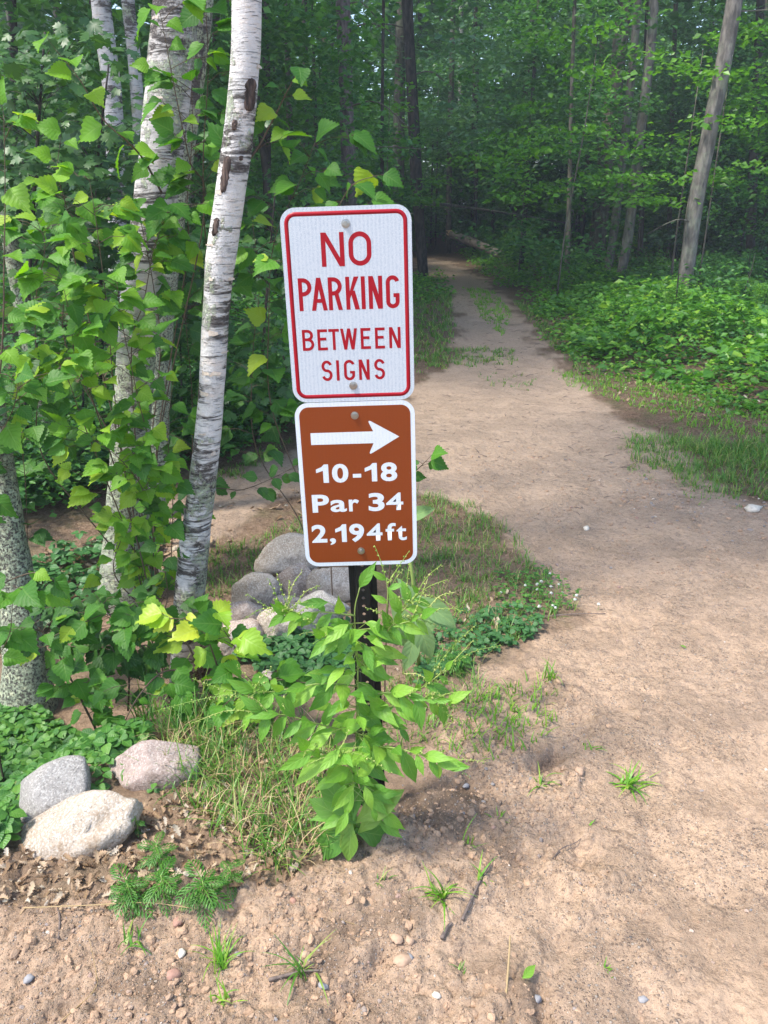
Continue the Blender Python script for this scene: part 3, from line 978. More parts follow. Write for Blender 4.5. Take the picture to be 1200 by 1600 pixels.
def fillet(pts, radii, n=6):
    out = []
    for i, p in enumerate(pts):
        r = radii[i]
        a, b, c = Vector(pts[i - 1]), Vector(p), Vector(pts[(i + 1) % len(pts)])
        if r <= 0:
            out.append(p)
            continue
        d1, d2 = (a - b).normalized(), (c - b).normalized()
        q0, q1 = b + d1 * r, b + d2 * r
        for k in range(n + 1):
            t = k / n
            out.append(tuple(q0 * (1 - t) ** 2 + b * 2 * t * (1 - t) + q1 * t * t))
    return out
AV = 3.72
apts = fillet([(1.45, AV - .62), (7.78, AV - .62), (7.2, AV - 1.9), (10.4, AV), (7.2, AV + 1.9), (7.78, AV + .62), (1.45, AV + .62)], [0, 0, .55, 0, .55, 0, 0])
head = apts
# two convex pieces keep the fill clean
plate(m, [(1.45, AV - .62), (8.2, AV - .62), (8.2, AV + .62), (1.45, AV + .62)], BT, .0001, -.00195)
hd = [p for p in apts if not (p[0] == 1.45)]
plate(m, hd, BT, .0001, -.00198)
link('arrow', m.mesh('arrow', M['sheet_letter']), LO)
def glyph_mesh(ch, off):
    cu = bpy.data.curves.new('letter', 'FONT')
    cu.body = ch
    cu.size = 1
    cu.offset = off
    cu.resolution_u = 5
    ob = bpy.data.objects.new('letter', cu)
    COL.objects.link(ob)
    dg = bpy.context.evaluated_depsgraph_get()
    me = bpy.data.meshes.new_from_object(ob.evaluated_get(dg))
    bpy.data.objects.remove(ob)
    return me
def bold_line(parent, spec, v0, v1, top, off=.032):
    ref = np.array([v.co[:2] for v in glyph_mesh('P', off).vertices])
    y0, cap = ref[:, 1].min(), ref[:, 1].max() - ref[:, 1].min()
    for ch, u0, u1 in spec:
        if ch == '1':
            w_ = u1 - u0
            h_ = v1 - v0
            st = w_ * .44
            me = MB()
            P = [(u1 - st, v1), (u1, v1), (u1, v0), (u1 - st * .78, v0), (u1 - st * 1.25, v0 + h_ * .14), (u0, v0 + h_ * .26), (u0, v0 + h_ * .46), (u1 - st, v0 + h_ * .34)]
            me.add([((u - 6) * IN, -.00205, top - v * IN) for u, v in P], [(0, 1, 2, 3, 4, 7), (4, 5, 6, 7)])
            me.smooth = False
            me = me.mesh('letter', M['sheet_letter'])
        else:
            me = glyph_mesh(ch, .018 if ch in '4ft,' else .022 if ch in 'ar' else .03 if ch == '-' else off)
            co = np.array([v.co[:] for v in me.vertices])
            xa, xb = co[:, 0].min(), co[:, 0].max()
            for v, c in zip(me.vertices, co):
                v.co = ((u0 + (c[0] - xa) / (xb - xa) * (u1 - u0) - 6) * IN, -.00205, top - (v1 - (c[1] - y0) / cap * (v1 - v0)) * IN)
            me.materials.clear()
            me.materials.append(M['sheet_letter'])
            me.update()
        link('letter', me, parent)
bold_line(LO, [('1', 1.75, 3.03), ('0', 3.38, 5.07), ('-', 5.51, 6.38), ('1', 6.76, 8.02), ('8', 8.39, 10.09)], 6.45, 8.45, BT)
bold_line(LO, [('P', 1.12, 2.9), ('a', 3.02, 4.72), ('r', 4.95, 6.03), ('3', 7.01, 8.68), ('4', 8.85, 10.64)], 9.74, 11.74, BT)
bold_line(LO, [('2', .84, 2.47), (',', 2.74, 3.38), ('1', 3.36, 4.55), ('9', 4.84, 6.42), ('4', 6.68, 8.36), ('f', 8.7, 9.78), ('t', 9.84, 10.93)], 13.15, 15.2, BT)

# ------------------------------------------------------------------ trees with trunks seen close up
def trunk_from_px(pts, n=40):
    """pts: (px, py, Y, width px) -> smooth centre line and radii"""
    C = [at(a, b, Y) for a, b, Y, _ in pts]
    Rr = [w_ * pxm(c) / 2 for c, (_, _, _, w_) in zip(C, pts)]
    P = smooth_path(C, n)
    rad = [lerp_list(Rr, i / (n - 1)) for i in range(n)]
    return P, rad
def extend_up(P, rad, top, n=8):
    d = (P[-1] - P[-6]).normalized()
    q, r = P[-1].copy(), rad[-1]
    st = (top - q.z) / n
    for i in range(n):
        d = (d * .8 + Vector((0, 0, .35)) + rv(.06)).normalized()
        q = q + d * st / max(.4, d.z)
        P.append(q)
        rad.append(max(.02, r * (1 - .8 * (i + 1) / n)))
def leaf_quads(mb, centers, n, rx, rz, L, flat=.55):
    """clumps of small folded leaves around the given centres (numpy for speed)"""
    V, F = [], []
    for c in centers:
        g = rng.normal(size=(n, 3)) * np.array([rx, rx, rz]) * .6
        p = np.array(c) + g
        a = rng.uniform(0, 2 * np.pi, n)
        d = np.stack([np.cos(a), np.sin(a), rng.uniform(-.7, .25, n)], -1)
        d /= np.linalg.norm(d, axis=1)[:, None]
        nn = np.stack([rng.normal(0, flat, n), rng.normal(0, flat, n), np.ones(n)], -1)
        r = np.cross(d, nn)
        r /= np.linalg.norm(r, axis=1)[:, None]
        up = np.cross(r, d)
        l = L * rng.uniform(.65, 1.35, n)[:, None]
        hw = l * .36
        b, t = p, p + d * l
        m_ = p + d * l * .42
        lf, rt = m_ - r * hw + up * l * .10, m_ + r * hw + up * l * .10
        o = len(V) * 0
        V.append(np.stack([b, rt, t, lf], 1).reshape(-1, 3))
    V = np.concatenate(V)
    k = len(V) // 4
    i = np.arange(k)[:, None] * 4
    F = np.concatenate([i + np.array([[0, 1, 2]]), i + np.array([[0, 2, 3]])], 1).reshape(-1, 3)
    return V, F
def np_mesh(name, V, F, mat, smooth=False):
    me = bpy.data.meshes.new(name)
    me.vertices.add(len(V))
    me.vertices.foreach_set('co', V.astype(np.float32).ravel())
    k = F.shape[1]
    me.loops.add(F.size)
    me.loops.foreach_set('vertex_index', F.astype(np.int32).ravel())
    me.polygons.add(len(F))
    me.polygons.foreach_set('loop_start', np.arange(0, F.size, k, dtype=np.int32))
    me.polygons.foreach_set('use_smooth', np.full(len(F), smooth))
    me.materials.append(mat)
    me.update(calc_edges=True)
    return me
def crown_mesh(seed, z0, z1, rad, ncl, nl, rx, rz, L, mat):
    global rng
    keep, rng = rng, np.random.default_rng(seed)
    cs = []
    while len(cs) < ncl:
        z = rng.uniform(z0, z1)
        t = (z - z0) / (z1 - z0)
        rr = rad * math.sqrt(max(.05, 1 - (2 * t - .85) ** 2 * .75))
        a, q = rng.uniform(0, 6.283), math.sqrt(rng.uniform(.08, 1))
        cs.append((rr * q * math.cos(a), rr * q * math.sin(a), z))
    V, F = leaf_quads(None, cs, nl, rx, rz, L)
    rng = keep
    return np_mesh('crown', V, F, mat)
# crowns shared by the trees
CANOPY = [crown_mesh(100 + i, 6.5, 15, 3.2, 46, 60, .9, .35, .26, M['forest_leaf']) for i in range(3)]
UNDER = [crown_mesh(200 + i, .5, 6.0, 2.2, 70, 90, .55, .20, .13, M['forest_leaf']) for i in range(3)]
UNDERB = [crown_mesh(220 + i, .4, 6.0, 2.2, 70, 90, .5, .22, .13, M['forest_leaf_blue']) for i in range(2)]
OAKC = crown_mesh(230, 3.0, 8.0, 2.6, 60, 90, .6, .2, .15, M['forest_leaf_blue'])
UNDERG = [crown_mesh(240 + i, 1.7, 4.2, 1.7, 17, 60, .45, .09, .12, M['maple_bright']) for i in range(2)]
SHRUB = [crown_mesh(260 + i, .15, 1.7, 1.0, 45, 60, .34, .16, .10, M['undergrowth_leaf']) for i in range(3)]

SHRUB_DARK = crown_mesh(270, .1, 1.7, 1.0, 45, 60, .34, .16, .085, M['forest_leaf'])
def near_tree(name, label, px, mat, top, crown=None, seg=28, group=None, rough=.07, root=.25, cat='tree', nm='trunk'):
    P, rad = trunk_from_px(px)
    b = Vector(P[0])
    # root flare below the first visible point
    P = [P[0] + (P[0] - P[3]) * 1.0 + Vector((0, 0, -root))] + P
    rad = [rad[0] * 1.35] + rad
    vis = len(P)
    extend_up(P, rad, top)
    t = thing(name, label, cat, b, group)
    mb = MB()
    tube(mb, P, rad, seg, rough, 7)
    o = build(nm, mb, mat, t)
    if crown is not None:
        tip = P[-3]
        c = link('crown', crown, t)
        c.location = Vector((tip.x - b.x, tip.y - b.y, 2.2))
        c.scale = (.42, .42, .6)
        c.rotation_euler.z = random.uniform(0, 6)
    return t, P, rad, vis, o
FB, FBP, FBR, FBV, _ = near_tree('birch_tree', 'slender white birch leaning right just left of the sign, with dark bark scars',
    [(294, 950, 3.15, 46), (304, 850, 3.15, 46), (318, 740, 3.13, 42), (330, 620, 3.12, 40), (337, 500, 3.10, 41), (346, 395, 3.08, 46), (362, 290, 3.05, 46), (375, 190, 3.02, 46), (383, 100, 3.0, 46), (386, -10, 2.98, 46), (388, -90, 2.96, 50)],
    M['birch_white'], 10, CANOPY[0])
BBI = near_tree('birch_tree', 'thick old birch with pale green lichen on its base, behind the leafy shoots',
    [(193, 948, 3.75, 84), (196, 860, 3.75, 68), (203, 720, 3.74, 60), (212, 560, 3.74, 58), (224, 430, 3.74, 60), (246, 290, 3.72, 66), (262, 150, 3.70, 68), (274, 30, 3.68, 70), (284, -90, 3.66, 70)],
    M['birch_old'], 12, CANOPY[1])
near_tree('birch_tree', 'grey birch stem directly behind the thick lichen covered birch',
    [(232, 880, 4.5, 44), (245, 640, 4.5, 40), (252, 500, 4.5, 38), (268, 360, 4.5, 38), (288, 200, 4.45, 40), (306, 60, 4.4, 42), (318, -80, 4.4, 42)],
    M['birch_base'], 12, CANOPY[2])
near_tree('birch_tree', 'broad dark based trunk with lichen at the left edge among the shoots',
    [(46, 1125, 2.9, 92), (40, 1040, 2.93, 68), (28, 930, 3.0, 54), (12, 820, 3.05, 50), (-6, 700, 3.1, 44), (-26, 560, 3.15, 44), (-50, 400, 3.15, 44), (-75, 150, 3.15, 44)],
    M['birch_base'], 10, CANOPY[0])
near_tree('birch_tree', 'thin leaning grey trunk behind the leaves near the left edge',
    [(100, 730, 5.2, 30), (75, 650, 5.2, 26), (55, 580, 5.2, 25), (35, 480, 5.2, 25), (10, 340, 5.2, 25), (-20, 150, 5.2, 25)],
    M['birch_base'], 10, None, 14)
near_tree('birch_tree', 'pale birch standing behind the maple leaves at the upper left',
    [(188, 640, 7.6, 28), (184, 440, 7.6, 27), (182, 300, 7.6, 27), (176, 150, 7.6, 28), (160, 30, 7.6, 30), (150, -80, 7.6, 30)],
    M['birch_far'], 12, CANOPY[1], 14)
near_tree('birch_tree', 'slimmer shaded birch just right of the pale birch at the upper left',
    [(232, 600, 9.5, 20), (222, 300, 9.5, 20), (212, 120, 9.5, 20), (200, 0, 9.5, 21), (195, -80, 9.5, 21)],
    M['birch_far'], 12, CANOPY[2], 12)
# dark scars on the leaning birch
def scar(P, rad, px, py, wpx, hpx):
    i = min(range(FBV), key=lambda k: abs(at(px, py, P[k].y).z - P[k].z))
    c = P[i]
    u = (at(px, py, c.y).x - c.x) / rad[i]
    u = max(-.93, min(.93, u))
    s = pxm(c)
    ax = (P[i + 1] - P[i - 1]).normalized()
    a0 = math.asin(u)
    hw = wpx * s / 2 / rad[i] / max(.35, math.cos(a0))
    hh = hpx * s / 2
    mb = MB()
    nu, nv = 8, 14
    V = []
    for b in range(nv + 1):
        tv = -1 + 2 * b / nv
        wv = max(.12, 1 - abs(tv) ** 6) * (.8 + .25 * mnoise.noise(Vector((b * .6, px, 0))))
        for a in range(nu + 1):
            tu = -1 + 2 * a / nu
            ang = a0 + tu * hw * wv * (1 + .25 * mnoise.noise(Vector((px * .1, b * .7, a * .01))))
            p = c + ax * (tv * hh)
            edge = max(abs(tu), abs(tv))
            off = rad[i] * 1.03 + (.003 - .008 * edge ** 8) + .0035 * mnoise.noise(Vector((a * .9, b * .35, px)))
            V.append(p + Vector((math.sin(ang), -math.cos(ang), 0)) * off)
    F = [(b * (nu + 1) + a, b * (nu + 1) + a + 1, (b + 1) * (nu + 1) + a + 1, (b + 1) * (nu + 1) + a) for b in range(nv) for a in range(nu)]
    mb.add(V, F)
    build('bark_scar', mb, M['scar'], FB)
for q in ((394, 148, 20, 50), (371, 206, 12, 17), (355, 263, 18, 58), (380, 249, 8, 8), (340, 347, 13, 30)):
    scar(FBP, FBR, *q)

# strips of bark peeling off the two near birches
def curls(tree, P, rad, n, lo, hi, mat):
    for _ in range(n):
        i = random.randint(lo, hi)
        c, r = P[i], rad[i] * 1.02
        a0 = random.uniform(-1.3, 1.3)
        span, hgt, lift = random.uniform(.25, .8), random.uniform(.006, .028), random.uniform(.003, .012)
        s_ = random.choice((-1, 1))
        V, F = [], []
        for k in range(7):
            u = k / 6
            a = a0 + s_ * span * u
            rr = r + .001 + lift * u ** 2.5
            for e in (-1, 1):
                V.append(c + Vector((math.sin(a) * rr, -math.cos(a) * rr, e * hgt * (1 - .5 * u) * random.uniform(.6, 1.1) / 2)))
        F = [(2 * k, 2 * k + 1, 2 * k + 3, 2 * k + 2) for k in range(6)]
        mb = MB()
        mb.add(V, F)
        build('bark_curl', mb, mat, tree)
M['bark_paper'] = simple('bark_paper', (.58, .50, .42), .7, nscale=90, namt=.5, ncol=(.30, .20, .14))
curls(FB, FBP, FBR, 12, 6, FBV - 4, M['bark_paper'])
curls(BBI[0], BBI[1], BBI[2], 16, 14, BBI[3] - 4, M['bark_paper'])

# ------------------------------------------------------------------ leafy shoots around the birches
ROOTS = {'behind the left edge of the white sign': 505, 'above the top of the white sign': 520, 'filling the gap left of the white sign': 492,
         'shaded shoot behind the leaning birch': 302, 'low twig of round dark leaves': 308, 'past the right edge of the brown sign': 600,
         'between the two birch trunks near the top': 306}
def shoot(label, pts, nleaf, L, meshes, Y=None, side=.35, group='leafy birch shoots', name='birch_shoot', stem='stem_brown', r0=.005, lit=.0, spread=1.0):
    """pts: (px, py, Y) from the base to the tip; leaves on short stalks along it and along side twigs"""
    nleaf, L = int(nleaf * 2.0) if nleaf > 16 else int(nleaf * 1.25), L * 1.06
    C = [at(*p) for p in pts]
    u0 = .08
    g = hz(C[0].x, C[0].y)
    if 'arching twig' in label or 'right side of the leaning birch' in label:
        pass                                    # these grow out of a trunk
    elif C[0].z - g > .12:                      # the stem comes up from the ground, out of a clump
        Y0 = C[0].y
        root = next((v for k, v in ROOTS.items() if k in label), None)
        if root is None:
            root = -70 if pts[0][0] < 8 else pts[0][0] if Y0 < 2.85 else 238 + random.uniform(-12, 12)
        x0 = at(root, 900, Y0 + .05).x
        q = Vector((x0, Y0 + .05, hz(x0, Y0 + .05) - .01))
        m = q.lerp(C[0], .5) + Vector(((q.x - C[0].x) * .25, .02, -.03))
        C = [q, m] + C
        u0 = 2 / (len(C) - 1) - .04
        r0 *= .75
    P = smooth_path(C, 6 * len(C))
    t = thing(name, label, 'shrub shoot', P[0], group)
    mb = MB()
    n = len(P)
    tube(mb, P, [r0 * (1 - .75 * i / (n - 1)) for i in range(n)], 6)
    k = 0
    sgn = 1
    anchors = []
    while len(anchors) < nleaf:
        u = u0 + (1 - u0) * ((k * .618 + random.random() * .1) % 1.0)
        k += 1
        i = min(n - 2, int(u * (n - 1)))
        p = P[i].lerp(P[i + 1], u * (n - 1) - i)
        d = (P[i + 1] - P[i]).normalized()
        sgn = -sgn
        sd = Vector((sgn, random.uniform(-.9, .5), random.uniform(-.1, .5))).normalized()
        if random.random() < side:
            q = p + (sd + d * .5).normalized() * random.uniform(.06, .16) * spread
            q.z -= .02
            tube(mb, [p, p.lerp(q, .5) + Vector((0, 0, .012)), q], [r0 * .4, r0 * .3, r0 * .2], 4)
            for e in range(2):
                anchors.append((p.lerp(q, random.uniform(.45, 1)), sd, d))
            anchors.append((q, (q - p).normalized(), d))
        else:
            anchors.append((p, sd, d))
    anchors.append((P[-1], (P[-1] - P[-2]).normalized(), (P[-1] - P[-2]).normalized()))
    for p, sd, d in anchors:
        o = (sd * .8 + d * .35 + rv(.25)).normalized()
        pet = random.uniform(.015, .035)
        b = p + o * pet
        tube(mb, [p, b], [.0012, .0009], 3, cap=False)
        tip = (o * .75 + Vector((0, -.2, -.55)) + rv(.35)).normalized()
        nrm = Vector((0, -.55, .75)) + rv(.45)
        leaf_obj(t, meshes, b, tip, nrm, L * random.uniform(.5, 1.25))
    build('stem', mb, M[stem], t)
    return t
SH = [
 ('tall shoot with pale tip rising in front of the lichen covered birch', [(218, 905, 3.3), (198, 760, 3.2), (178, 610, 3.1), (168, 490, 3.05), (152, 360, 3.0), (140, 282, 3.0)], 26, .085, BLG + BL[:2], .4),
 ('bushy shoot of fresh leaves left of the lichen covered birch', [(212, 870, 3.3), (170, 760, 3.1), (130, 660, 3.0), (105, 590, 2.9), (85, 560, 2.9)], 24, .082, BLG + BL[:2], .5),
 ('bright bushy shoot across the middle of the thick birch', [(225, 890, 3.4), (240, 740, 3.2), (215, 620, 3.05), (190, 500, 3.0), (182, 430, 2.95)], 30, .082, BLG + BL[:2], .5),
 ('low bushy shoot at the foot of the thick birch', [(235, 930, 3.4), (240, 850, 3.2), (225, 770, 3.1), (190, 720, 3.0), (150, 690, 3.0)], 30, .080, BLG + BL[:2], .5),
 ('long bare arching twig with a few leaves at the upper left', [(252, 300, 3.62), (226, 252, 3.3), (200, 222, 3.1), (160, 185, 3.05), (125, 125, 3.0), (84, 74, 3.0)], 7, .085, BLG + BL[:2], .0),
 ('leafy shoot between the two birch trunks near the top', [(322, 440, 3.5), (318, 330, 3.4), (318, 230, 3.3), (325, 120, 3.25), (322, 20, 3.2), (318, -50, 3.2)], 24, .095, BL, .3),
 ('forked shoot in front of the upper trunk of the thick birch', [(318, 345, 3.4), (296, 250, 3.3), (275, 150, 3.2), (258, 60, 3.15), (250, 20, 3.1)], 14, .088, BLG + BL[:2], .2),
 ('shoot hanging into view at the upper left edge', [(2, 560, 2.4), (6, 420, 2.4), (8, 300, 2.4), (6, 180, 2.4)], 15, .072, BLG + BL[:2], .3),
 ('shoot with large leaves reaching in low from the left edge', [(-40, 950, 2.3), (0, 915, 2.25), (50, 895, 2.2), (78, 905, 2.2)], 9, .088, BL, .2),
 ('shoot of large leaves below the left trunk', [(-40, 1090, 2.4), (-5, 1030, 2.35), (15, 990, 2.3), (20, 940, 2.3)], 13, .085, BL, .3),
 ('spreading shoot at the foot of the leaning birch', [(330, 1110, 2.65), (300, 1020, 2.6), (262, 968, 2.6), (215, 950, 2.6), (170, 965, 2.55)], 24, .088, BL, .45),
 ('drooping shoot hanging over the pink rock', [(300, 1050, 2.6), (255, 1050, 2.5), (215, 1090, 2.4), (185, 1150, 2.35)], 14, .082, BL, .35),
 ('curled yellow green sprig right of the leaning birch base', [(360, 1130, 2.55), (345, 1060, 2.45), (325, 1000, 2.4), (310, 975, 2.4)], 13, .085, BLY, .3),
 ('leafy sprig of pale crinkled leaves left of the flowering weed', [(385, 1140, 2.5), (378, 1080, 2.4), (370, 1020, 2.4), (350, 985, 2.4)], 12, .095, BLG + BL[:2], .3),
 ('shoot rising behind the left edge of the white sign', [(425, 640, 3.6), (420, 500, 3.5), (428, 380, 3.4), (470, 280, 3.3), (492, 222, 3.3)], 30, .095, BL, .4),
 ('shoot with leaves showing above the top of the white sign', [(470, 430, 3.1), (520, 340, 3.0), (550, 290, 2.95), (585, 275, 2.95)], 12, .092, BL, .3),
 ('sprig on the right side of the leaning birch trunk', [(372, 268, 3.04), (400, 235, 3.08), (425, 190, 3.1), (445, 150, 3.05), (462, 118, 3.0)], 9, .095, BL, .2),
 ('low twig of round dark leaves right of the leaning birch', [(320, 775, 3.4), (380, 765, 3.3), (430, 745, 3.3), (480, 718, 3.3)], 16, .062, BLR, .2),
 ('sprig showing past the right edge of the brown sign', [(620, 770, 2.35), (640, 745, 2.3), (658, 728, 2.3), (668, 718, 2.3)], 7, .054, BL, .0),
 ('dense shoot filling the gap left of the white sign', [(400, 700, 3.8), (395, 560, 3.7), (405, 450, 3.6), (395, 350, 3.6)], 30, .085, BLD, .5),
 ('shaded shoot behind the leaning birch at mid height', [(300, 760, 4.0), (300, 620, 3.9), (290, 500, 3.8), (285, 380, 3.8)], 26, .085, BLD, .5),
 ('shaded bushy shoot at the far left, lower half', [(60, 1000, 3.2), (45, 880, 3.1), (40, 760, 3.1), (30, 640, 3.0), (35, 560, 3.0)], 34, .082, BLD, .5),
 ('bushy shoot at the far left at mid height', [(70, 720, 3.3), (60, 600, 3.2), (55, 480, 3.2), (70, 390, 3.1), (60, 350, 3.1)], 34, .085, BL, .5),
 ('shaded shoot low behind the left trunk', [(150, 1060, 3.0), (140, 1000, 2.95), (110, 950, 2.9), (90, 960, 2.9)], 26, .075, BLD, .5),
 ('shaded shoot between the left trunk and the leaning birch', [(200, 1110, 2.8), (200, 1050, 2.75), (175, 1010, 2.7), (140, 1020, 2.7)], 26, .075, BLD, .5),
 ('shoot with deep green leaves in front of the maple at the left', [(110, 560, 3.8), (100, 460, 3.7), (110, 380, 3.6), (130, 330, 3.6)], 28, .085, BL, .5),
 ('shoot beside the lichen covered birch at shoulder height', [(250, 560, 3.6), (240, 450, 3.5), (225, 370, 3.45), (215, 320, 3.4)], 24, .085, BL, .4),
 ('bright shoot right behind the leaning birch, lower half', [(265, 900, 3.5), (270, 780, 3.4), (262, 680, 3.3), (270, 600, 3.3)], 24, .078, BLG + BL[:2], .45),
 ('leafy shoot over the dark base of the left trunk', [(150, 1140, 2.6), (120, 1080, 2.55), (90, 1020, 2.5), (60, 980, 2.5)], 26, .08, BL, .5),
 ('broad low shoot left of the leaning birch foot', [(270, 1100, 2.75), (230, 1020, 2.7), (190, 985, 2.65), (150, 930, 2.6)], 30, .078, BLD, .5),
 ('low shoot of rounded leaves between the two white trunks', [(250, 980, 3.1), (262, 930, 3.1), (255, 860, 3.1), (270, 800, 3.1)], 20, .066, BLD, .5),
 ('shoot of large leaves hanging at the left edge, waist high', [(-50, 800, 2.5), (-10, 700, 2.4), (20, 640, 2.35), (30, 590, 2.35)], 22, .085, BL, .3),
 ('leafy shoot left of the flowering weed, above the tall grass', [(330, 1160, 2.4), (350, 1110, 2.35), (395, 1075, 2.3), (430, 1060, 2.3)], 17, .078, BL, .4),
 ('bright shoot covering the thick birch at knee height', [(180, 900, 3.3), (190, 840, 3.2), (215, 780, 3.1), (240, 740, 3.05)], 24, .075, BLG + BL, .5),
 ('bright shoot covering the thick birch at head height', [(205, 560, 3.4), (225, 470, 3.3), (240, 390, 3.25), (262, 330, 3.2)], 26, .085, BL + BLG[:2], .5),
 ('shoot of deep leaves on the upper part of the thick birch', [(290, 420, 3.5), (292, 320, 3.4), (300, 220, 3.35), (300, 140, 3.3)], 22, .09, BL, .4),
 ('loose bright shoot left of the thick birch, waist high', [(150, 640, 3.1), (120, 570, 3.0), (110, 500, 2.95), (95, 430, 2.9)], 24, .082, BL + BLG, .5),
 ('thin shoot of bright leaves left of the pale upper birch', [(120, 420, 3.4), (105, 330, 3.3), (90, 270, 3.2), (95, 215, 3.2)], 9, .075, BLG, .1),
]
for lab, pts, nl, L, ms, sd in SH:
    shoot(lab, pts, nl, L, ms, side=sd)

# maples in the shade on the left
def maple_sapling(label, pts, nobj, nrest, box3, L, meshes, shapes_mat, group='shaded maple saplings', name='maple_sapling'):
    P = smooth_path([at(*p) for p in pts], 12)
    t = thing(name, label, 'sapling', P[0], group)
    mb = MB()
    tube(mb, P, [.018 * (1 - .7 * i / 11) for i in range(12)], 7)
    (xa, ya, Ya), (xb, yb, Yb) = box3
    fol = MB()
    shp = [maple_shape(i, .1) for i in range(3)]
    tiers = [(random.uniform(xa, xb), random.uniform(ya, yb), random.uniform(Ya, Yb)) for _ in range(max(6, (nobj + nrest) // 12))]
    for p in tiers:
        q = at(*p)
        a = min(P, key=lambda v: abs(v.z - (q.z - .18)))
        e = (a - q)
        e = q + e * min(1, .55 / max(.1, e.length))
        tube(mb, [e, e.lerp(q, .5) + Vector((0, 0, .03)), q], [.003, .002, .001], 4)
    for k in range(nobj + nrest):
        c = at(*random.choice(tiers))
        p = c + Vector((random.gauss(0, .19), random.gauss(0, .17), random.gauss(0, .05)))
        d = Vector((random.gauss(0, 1), random.gauss(-.4, .8), random.uniform(-.8, -.1))).normalized()
        nrm = Vector((random.gauss(0, .35), -.45 + random.gauss(0, .3), 1))
        l = L * random.uniform(.65, 1.25)
        if k < nobj:
            leaf_obj(t, meshes, p, d, nrm, l)
        else:
            put_leaf(fol, p, d, nrm, l, random.choice(shp))
    build('trunk', mb, M['bark_dark'], t)
    if nrest:
        build('foliage', fol, shapes_mat, t, kind='stuff')
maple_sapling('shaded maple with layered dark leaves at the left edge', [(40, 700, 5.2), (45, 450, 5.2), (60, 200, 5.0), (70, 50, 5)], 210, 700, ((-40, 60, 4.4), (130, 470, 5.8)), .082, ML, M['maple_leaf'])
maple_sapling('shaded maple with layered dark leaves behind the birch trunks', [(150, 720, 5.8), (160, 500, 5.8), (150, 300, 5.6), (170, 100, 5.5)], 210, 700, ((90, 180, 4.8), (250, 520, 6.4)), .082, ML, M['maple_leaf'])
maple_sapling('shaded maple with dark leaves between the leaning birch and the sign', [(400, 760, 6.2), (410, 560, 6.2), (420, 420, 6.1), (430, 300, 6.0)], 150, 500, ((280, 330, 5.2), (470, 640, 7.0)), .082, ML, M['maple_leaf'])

# ------------------------------------------------------------------ the flowering weed at the post
wb = gnd(556, 1332)
weed = thing('flowering_weed', 'tall green weed with pointed leaves and bud spikes at the foot of the post', 'weed', wb)
stem = MB()
def wl(p, d, n, L, ms=WL):
    leaf_obj(weed, ms, p, d, n, L)
def raceme(p0, p1, curve=.02):
    """thin spike with rows of tiny buds"""
    mid = p0.lerp(p1, .5) + Vector((0, 0, curve))
    P = smooth_path([p0, mid, p1], 14)
    mb = MB()
    tube(mb, P, [.0013 - .0006 * i / 13 for i in range(14)], 4)
    n = max(8, int((p1 - p0).length / .0075))
    for i in range(n):
        u = .1 + .9 * i / (n - 1)
        q = lerp_list(P, u)
        side = Vector((random.uniform(-.6, .6), random.uniform(-.6, .2), -1 if i % 2 else .3)).normalized()
        c = q + side * .0042
        r = .0032 * (1.15 - .55 * u) * random.uniform(.6, 1.25)
        if random.random() < .15:
            continue
        V = [c + Vector(v) * r for v in ((1, 0, 0), (-1, 0, 0), (0, 1, 0), (0, -1, 0), (0, 0, 1.3), (0, 0, -1.3))]
        mb.add(V, [(0, 2, 4), (2, 1, 4), (1, 3, 4), (3, 0, 4), (2, 0, 5), (1, 2, 5), (3, 1, 5), (0, 3, 5)])
    build('flower_spike', mb, M['bud'], weed)
YW = 1.80
mainP = smooth_path([wb + Vector((0, 0, -.02)), at(556, 1240, 1.80), at(557, 1150, 1.80), at(559, 1040, 1.79), at(554, 960, 1.78), at(562, 918, 1.77)], 30)
tube(stem, mainP, [.0042 - .0028 * i / 29 for i in range(30)], 6)
wl(mainP[-1], (.35, -.2, .75), (-.3, -1, .2), .085)
